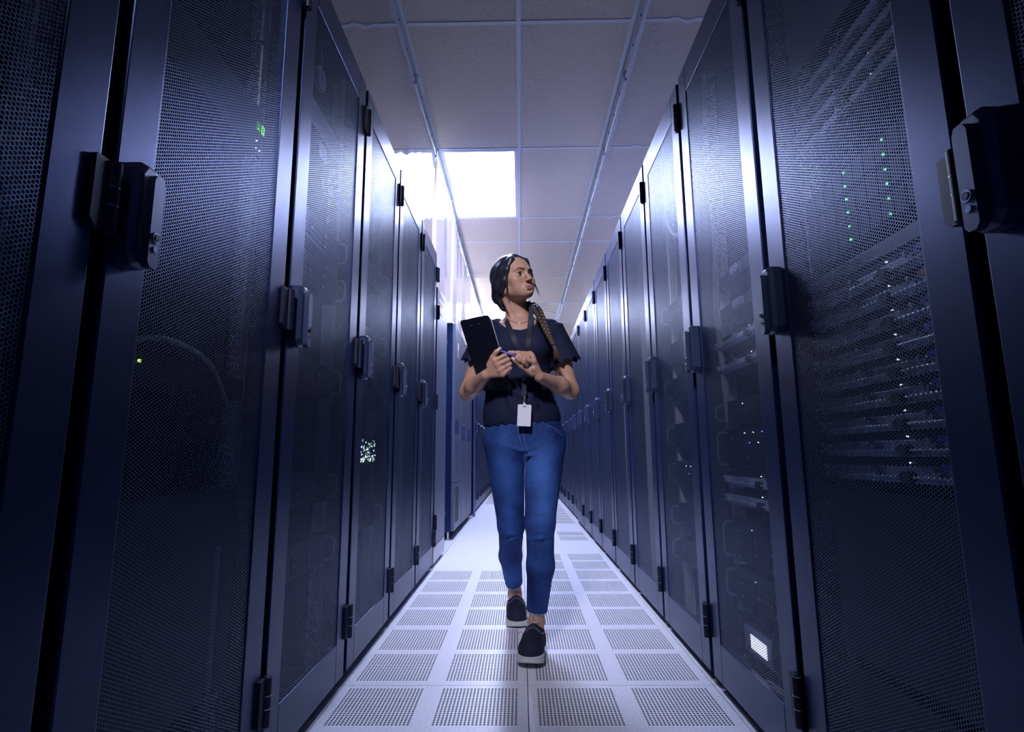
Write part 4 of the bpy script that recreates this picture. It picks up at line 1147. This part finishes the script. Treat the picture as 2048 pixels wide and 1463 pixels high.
for L_, z0, z1 in ((FL, .80, .42), (BL, .80, .40)):
    for zc, r in ((.70, .10), (.60, .10), (.50, .06)):
        t = (L_[0][2] - zc) / (L_[0][2] - L_[1][2]); c = A3(L_[0]) * (1 - t) + A3(L_[1]) * t
        wear += np.exp(-((V[:, 0] - c[0]) / .042) ** 2 - ((V[:, 2] - zc) / r) ** 2) * .55 * (V[:, 1] < c[1])
at_ = jeans_o.data.attributes.new('wear', 'FLOAT', 'POINT'); at_.data.foreach_set('value', np.clip(wear, 0, 1).astype(np.float32))
def seam_line(pts, name='seam', r=.0013, m='stitch'):
    P = []
    for x, z in pts:
        y = front(jn, x, z)
        if y: P.append((x, y - .0005, z))
    g = PB(); g.tube(P, r, 6); return g.pobj(name, [M[m]], jeans_o)
seam_line([(-.028 + .030 * (i / 11) ** 1.6, .868 - .112 * i / 11) for i in range(12)])
seam_line([(-.006 + .012 * (i / 11) ** 1.6, .868 - .100 * i / 11) for i in range(12)])
seam_line([(.004 - .004 * i / 20, .745 - .20 * i / 20) for i in range(10)])
seam_line([(.09 + .065 * i / 10, .866 - .04 * (i / 10) ** 2) for i in range(11)])
# frayed hems
rnd = random.Random(11)
for L_, fr in ((FL, .90), (BL, .80)):
    c, d = A3(L_[2]), A3(L_[3]); e = c + (d - c) * fr; ax = (d - c) / np.linalg.norm(d - c); u = np.cross(ax, [0, 1, 0]); u /= np.linalg.norm(u); w = np.cross(ax, u)
    g = PB(); R = .0385
    for i in range(150):
        th = rnd.uniform(0, 2 * PI); ln = rnd.uniform(.004, .014) * (2.3 if (math.cos(th - PI) > .55 and rnd.random() < .5) else 1)
        p = e + (u * math.cos(th) + w * math.sin(th)) * R - ax * .004
        q = p + ax * ln + u * rnd.uniform(-.004, .004) + w * rnd.uniform(-.004, .004)
        g.tube([p, (p + q) / 2 + u * rnd.uniform(-.002, .002), q], [.0008, .0007, .0003], 4)
    g.pobj('frayed_hem', [M['fray']], jeans_o)
    if L_ is FL:
        g = PB(); pp = e + u * -.0 - w * 0 + A3((-.018, -.036, -.006))
        g.tube(spline([pp, pp + A3((-.006, -.004, -.018)), pp + A3((.004, -.004, -.026)), pp + A3((.020, -.003, -.024)), pp + A3((.014, -.003, -.008)), pp + A3((.016, 0, .004))], 5), .0011, 5); g.pobj('loose_thread', [M['fray']], jeans_o)

# shoes
def shoe(heel, toe, lift, name_lab):
    heel, toe = A3(heel), A3(toe); d = toe - heel; d[2] = 0; L = np.linalg.norm(d); d /= L
    fw = d * math.cos(lift) + A3((0, 0, math.sin(lift))); upv = -d * math.sin(lift) + A3((0, 0, math.cos(lift))); rt = np.cross(fw, upv)
    Q = lambda a, b, c: heel + rt * a + fw * b * (L / .27) + upv * c
    so = SDF()
    def solef(x, y, z):
        px, py, pz = x - heel[0], y - heel[1], z - heel[2]
        a = px * rt[0] + py * rt[1] + pz * rt[2]; b = (px * fw[0] + py * fw[1] + pz * fw[2]) * .27 / L; c = px * upv[0] + py * upv[1] + pz * upv[2]
        t = np.clip((b - .038) / (.212 - .038), 0, 1); r = .037 + (.0505 - .037) * t - .006 * np.sin(PI * t)
        d2 = np.sqrt(a * a + (b - (.038 + t * .174)) ** 2) - r * np.where(c > .016, 1 - .0 * c, 1)
        lo = .000 + .014 * np.clip((b - .19) / .08, 0, 1) ** 2; hi = .030 + .006 * np.clip((.08 - b) / .08, 0, 1)
        return np.maximum(d2, np.maximum(lo - c, c - hi))
    lo_, hi_ = np.minimum(heel, toe) - .09, np.maximum(heel, toe) + .09; hi_[2] += .1
    so.fn(solef, lo_, hi_, .002)
    gr = SDF(); gr.p = list(so.p)
    def groove(x, y, z):
        c = (x - heel[0]) * upv[0] + (y - heel[1]) * upv[1] + (z - heel[2]) * upv[2]
        return np.maximum(np.abs(c - .0225) - .0012, -solef(x, y, z) - .0025)
    so.fn(groove, lo_, hi_, .001, True)
    up_ = SDF()
    for a, b, ra, rb, k in (((0, .045, .044), (0, .075, .046), .037, .037, .02), ((0, .085, .040), (.001, .205, .034), .040, .044, .03), ((0, .045, .050), (0, .055, .058), .034, .033, .02), ((0, .115, .046), (0, .185, .042), .036, .034, .03), ((0, .205, .040), (0, .222, .037), .036, .033, .02), ((0, .122, .066), (0, .100, .082), .026, .020, .018)):
        up_.cap(Q(*a), Q(*b), ra, rb, k)
    def base_cut(x, y, z):
        c = (x - heel[0]) * upv[0] + (y - heel[1]) * upv[1] + (z - heel[2]) * upv[2]
        return c - .027
    up_.fn(base_cut, lo_, hi_, .0, True)
    up_.cap(Q(0, .048, .086), Q(0, .050, .15), .030, .036, .004, True)             # opening
    root = None
    st = .0026
    xs = steps([lo_[0], (hi_[0], st)]); ys = steps([lo_[1], (hi_[1], st)]); zs = steps([-.01, (.20, st)])
    V, F = surface(up_.grid(xs, ys, zs), xs, ys, zs)
    root = pc_obj('shoe', relax(V, F, 1, .4), F, [M['shoe']]); root['label'] = name_lab
    V, F = surface(so.grid(xs, ys, zs), xs, ys, zs); pc_obj('sole', V, F, [M['sole']], None, root)
    def onup(a, b):
        cs = np.linspace(.15, .02, 500); P = np.array([Q(a, b, c) for c in cs]); dd = up_.at(P); k = int(np.argmax(dd < 0)); return P[k] + upv * .0006
    pts = [onup(x, b) for x, b in [(-.030, .120), (-.034, .15), (-.034, .18), (-.026, .208), (-.012, .221), (0, .224), (.012, .221), (.026, .208), (.034, .18), (.034, .15), (.030, .120)]]
    g = PB(); g.tube(spline(pts, 4), .0018, 6); g.pobj('toe_seam', [M['shoe']], root)
    for b in (.120, .127):
        g = PB(); g.tube(spline([onup(x, b + .012 * (abs(x) / .03)) for x in (-.030, -.015, 0, .015, .030)], 4), .0019, 6); g.pobj('lace', [M['lace']], root)
    for sx in (-1, 1):
        p = onup(sx * .034, .128); g = PB(); g.tube(spline([p, p + rt * sx * .012 + upv * .003, p + rt * sx * .026 - upv * .006 - fw * .004], 4), .0014, 5); o = g.pobj('lace_end', [M['orange']], root); o['label'] = 'orange lace end'
    return root
shoe((.040, 2.325, .004), (.006, 2.058, 0), .045, 'dark canvas shoe on the leading foot')
shoe((-.048, 2.80, .0), (-.034, 2.532, 0), .0, 'dark canvas shoe on the trailing foot')
# ------------------------------------------------------------------ things she holds and wears
def frame_obj(name, label, cat, o, ax):
    e = bpy.data.objects.new(name, None); e.empty_display_size = .05; link(e)
    m = Matrix([[ax[j][i] for j in range(3)] for i in range(3)]).to_4x4(); m.translation = Vector(o); e.matrix_world = m
    return tag(e, label, cat)
# clipboard: TL, TR, BR give its plane
TL, TR, BR = Vector((-.2671, 2.2329, 1.3063)), Vector((-.1363, 2.0752, 1.2898)), Vector((-.0501, 2.1770, 1.0046))
ex = (TR - TL).normalized(); ez = (TR - BR); ez = (ez - ex * ez.dot(ex)).normalized(); ey = ez.cross(ex)     # ey points away from the viewer
W_, L_ = (TR - TL).length, .315
cbd = frame_obj('clipboard', 'black clipboard held against her right arm, seen from its back', 'clipboard', TL, (ex, ey, ez))
def rrect(w, h, r, n=5):
    out = []
    for cx, cz, a0 in ((w - r, -r, 0), (r, -r, 90), (r, -h + r, 180), (w - r, -h + r, 270)):
        for i in range(n + 1):
            a = math.radians(a0 + 90 * i / n); out.append((cx + r * math.cos(a), cz + r * math.sin(a)))
    return out
g = MB(); g.prism(rrect(W_, L_, .018), 1, 0, .003); g.obj('board', [M['board']], cbd, bevel=.0006)
g = MB(); g.prism([(.016, -.012), (W_ + .0042, -.016), (W_ - .004, -L_ + .012), (.010, -L_ + .016)], 1, .0032, .0045); g.obj('paper_sheet', [M['paper']], cbd)
g = MB(); g.box(W_ / 2 - .055, W_ / 2 + .055, .0046, .012, -.045, -.004); g.box(W_ / 2 - .05, W_ / 2 + .05, .006, .018, -.014, -.002); g.obj('clip', [M['steel']], cbd, bevel=.002)
for x in (.062, .125):
    g = MB(); g.prism([(x + .0045 * math.cos(2 * PI * i / 12), -.030 + .0045 * math.sin(2 * PI * i / 12)) for i in range(12)], 1, -.002, .0, 0, True); g.obj('rivet', [M['chrome']], cbd, bevel=.0008)
# pen
pa, pb = Vector((-.0890, 2.1000, 1.1510)), Vector((.010, 2.0985, 1.1120))
zz = (pb - pa).normalized(); xx = zz.orthogonal().normalized(); yy = zz.cross(xx); PL = (pb - pa).length
pen = frame_obj('pen', 'blue pen held between her two hands', 'pen', pa, (xx, yy, zz))
g = MB(); g.tube([(0, 0, 0), (0, 0, .004), (0, 0, PL * .6), (0, 0, PL)], [.0024, .0036, .0036, .0036], 14); g.obj('barrel', [M['pen']], pen)
g = MB(); g.tube([(0, 0, PL), (0, 0, PL + .012)], [.0036, .0012], 12); g.obj('tip', [M['pen']], pen)
# lanyard: two straps down the chest to one tail, hook, clip and card
def cloth_y(x, z):
    best = None
    for s in ((sh, body) if z > 1.20 else (sh,)):
        y = front(s, x, z)
        if y is not None: best = y if best is None else min(best, y)
    return best if best is not None else 2.25
ln = empty('lanyard', 'black lanyard with a blank white identity card hanging down her front', 'lanyard', (0, 2.2, 1.0))
class LB(MB):
    def lobj(s, name, mats, parent=None, bevel=0):
        s.v = [(x, y - 2.2, z - 1.0) for x, y, z in s.v]; return s.obj(name, mats, parent or ln, bevel)
def ribbon(path, w, off=.003, th=.0012):
    P = []
    for x, z in path:
        P.append(Vector((x, cloth_y(x, z) - off, z)))
    O_ = [p.y for p in P]
    for _ in range(40):
        Q = [p.copy() for p in P]
        for i in range(1, len(P) - 1): P[i].y = min(O_[i], (Q[i - 1].y + Q[i + 1].y) / 2)
    g = LB(); vs = []
    for i, p in enumerate(P):
        t = (P[min(i + 1, len(P) - 1)] - P[max(0, i - 1)]).normalized(); s_ = t.cross(Vector((0, -1, 0))).normalized(); n_ = s_.cross(t).normalized()
        for a, b in ((-1, 0), (1, 0), (1, 1), (-1, 1)): vs.append(p + s_ * a * w / 2 + n_ * b * th)
    n = len(P); fs = [(4 * i + k, 4 * i + (k + 1) % 4, 4 * i + 4 + (k + 1) % 4, 4 * i + 4 + k) for i in range(n - 1) for k in range(4)] + [(0, 1, 2, 3), (4 * n - 1, 4 * n - 2, 4 * n - 3, 4 * n - 4)]
    for k in range(4):          # each side keeps its own edge
        sv = [v for i in range(n) for v in (vs[4 * i + k], vs[4 * i + (k + 1) % 4])]
        g.add(sv, [(2 * i, 2 * i + 1, 2 * i + 3, 2 * i + 2) for i in range(n - 1)], 0, True)
    g.add(vs[:4], [(0, 1, 2, 3)]); g.add(vs[-4:], [(3, 2, 1, 0)])
    return g
lp = lambda a, b, n: [(a[0] + (b[0] - a[0]) * i / (n - 1), a[1] + (b[1] - a[1]) * i / (n - 1)) for i in range(n)]
ribbon(lp((-.080, 1.338), (-.062, 1.285), 6)[:-1] + lp((-.062, 1.285), (-.010, 1.150), 24), .021).lobj('strap', [M['strap']])
ribbon(lp((.036, 1.368), (.030, 1.30), 7)[:-1] + lp((.030, 1.30), (.014, 1.150), 24), .021).lobj('strap', [M['strap']])
ribbon(lp((-.010, 1.15), (.0015, 1.07), 6), .016, .002).lobj('strap', [M['strap']])
yb = 2.190
g = LB(); g.tube(spline([(-.004, yb, 1.072), (-.009, yb - .003, 1.060), (-.004, yb - .004, 1.050), (.004, yb - .004, 1.052), (.004, yb, 1.066)], 4), .0018, 6); g.lobj('hook', [M['silver']])
g = LB(); g.box(-.0095, .0105, yb - .005, yb - .001, 1.037, 1.048); g.box(-.0095, -.0065, yb - .005, yb - .001, 1.048, 1.058); g.box(.0075, .0105, yb - .005, yb - .001, 1.048, 1.058); g.lobj('buckle', [M['board']], bevel=.001)
g = LB(); g.box(-.0085, .0095, yb - .004, yb - .0025, 1.002, 1.038); g.lobj('strap_tail', [M['strap']], bevel=.0004)
g = LB(); g.prism([(.0005 + .0115 * math.cos(2 * PI * i / 18), .9955 + .010 * math.sin(2 * PI * i / 18)) for i in range(18)], 1, yb - .006, yb - .001, 0, True); g.lobj('slider', [M['board']], bevel=.001)
g = LB(); g.box(-.0045, .0075, yb - .007, yb - .003, .966, .984); g.box(-.0025, .0055, yb - .009, yb - .005, .955, .972); g.tube([(.0015, yb - .008, .975), (.0015, yb - .011, .973)], .003, 8); g.lobj('badge_clip', [M['silver']], bevel=.001)
g = LB(); g.box(-.004, .006, yb - .0065, yb - .0055, .940, .962); g.lobj('clip_loop', [M['clearp']])
g = LB()
cx, ztop, w, hgt = .002, .9475, .054, .086
card = [(a - w / 2, b) for a, b in rrect(w, hgt, .004)]
ca, sa = math.cos(-.05), math.sin(-.05)
card = [(cx + a * ca - b * sa, ztop + a * sa + b * ca) for a, b in card]
g.prism(card, 1, yb - .008, yb - .0066); cd = g.lobj('identity_card', [M['card']], bevel=.0004); cd['label'] = 'blank white identity card'
g = LB(); sl = [(cx + a * ca - b * sa, ztop + a * sa + b * ca) for a, b in ((-.008, -.0065), (.008, -.0065), (.008, -.0095), (-.008, -.0095))]
g.prism(sl, 1, yb - .0084, yb - .0079); g.lobj('card_slot', [M['gap']], cd)
# necklace, rings, ear stud
g = MB(); nk = []
for i in range(25):
    t = i / 24; x = -.076 + .112 * t; z = 1.3385 - .034 * math.sin(PI * t) ** .8 - .014 * t
    y = front(body, x, z) or 2.25
    nk.append((x, y - .0012, z))
g.tube(nk, .0012, 6); tag(g.obj('necklace', [M['gold']]), 'thin gold chain necklace round her neck', 'necklace')
def ringo(name, label, a, b, t, r, stone):
    a, b = Vector(a), Vector(b); ax = (b - a).normalized(); c = a.lerp(b, t); u = ax.orthogonal().normalized(); w = ax.cross(u)
    g = MB(); g.tube([c + (u * math.cos(2 * PI * i / 20) + w * math.sin(2 * PI * i / 20)) * r for i in range(21)], .0011, 6)
    fr_ = Vector((0, -1, .25)); fr_ = (fr_ - ax * fr_.dot(ax)).normalized(); p = c + fr_ * (r + .001); g.ball(p, stone, 5)
    tag(g.obj(name, [M['silver']]), label, 'ring')
ringo('finger_ring', 'silver ring with a bright stone on the hand holding the pen', LF[2][0], LF[2][1], .34, .0112, .0034)
ringo('finger_ring', 'slim silver ring on the hand pressed to the clipboard', RF[2][0], RF[2][1], .60, .0106, .0019)
g = MB(); g.ball(hl(-.0795, .004, -.030), .0032, 6); tag(g.obj('earring', [M['gold']]), 'small gold stud in her visible ear', 'earring')
# ------------------------------------------------------------------ light, world, colour
W = bpy.data.worlds.new('world'); S.world = W; W.use_nodes = True
bg = W.node_tree.nodes['Background']; bg.inputs['Color'].default_value = (.085, .075, .62, 1); bg.inputs['Strength'].default_value = .11
def spot(name, loc, tgt, power, ang, blend, col, size):
    l = bpy.data.lights.new(name, 'SPOT'); l.energy = power; l.spot_size = math.radians(ang); l.spot_blend = blend; l.color = col; l.shadow_soft_size = size
    o = bpy.data.objects.new(name, l); link(o); o.location = loc
    o.rotation_euler = (Vector(tgt) - Vector(loc)).to_track_quat('-Z', 'Y').to_euler()
    return o
spot('added_spot', (-.45, -.6, 2.85), (-.02, 2.3, .95), 400, 40, .9, (.86, .84, 1), .18)  # added fill behind the camera, lights the woman's front; no fixture modelled
spot('added_spot', (0, 1.15, 2.98), (0, 1.25, 0), 55, 34, .8, (.80, .82, 1), .10)  # added out of view overhead to brighten the near aisle floor
def area(name, loc, sx, sy, power, col, rot=(0, 0, 0)):
    l = bpy.data.lights.new(name, 'AREA'); l.shape = 'RECTANGLE'; l.size = sx; l.size_y = sy; l.energy = power; l.color = col
    o = bpy.data.objects.new(name, l); link(o); o.location = loc; o.rotation_euler = rot
    return o
for sx in (-1, 1):   # added uplights hidden above the cabinet tops, only to brighten the ceiling
    area('added_uplight', (sx * 1.0, 8.0, 2.26), .35, 7.4, 105, (.90, .90, 1), (PI, 0, 0))
S.view_settings.view_transform = 'Standard'; S.view_settings.look = 'None'; S.view_settings.exposure = 0.0; S.view_settings.gamma = 1.0
S.view_settings.use_curve_mapping = False
S.cycles.max_bounces = 7; S.cycles.diffuse_bounces = 3; S.cycles.glossy_bounces = 3; S.cycles.transparent_max_bounces = 10
S.cycles.use_adaptive_sampling = True; S.cycles.adaptive_threshold = .015
S.cycles.use_denoising = True
S.cycles.sample_clamp_indirect = 6
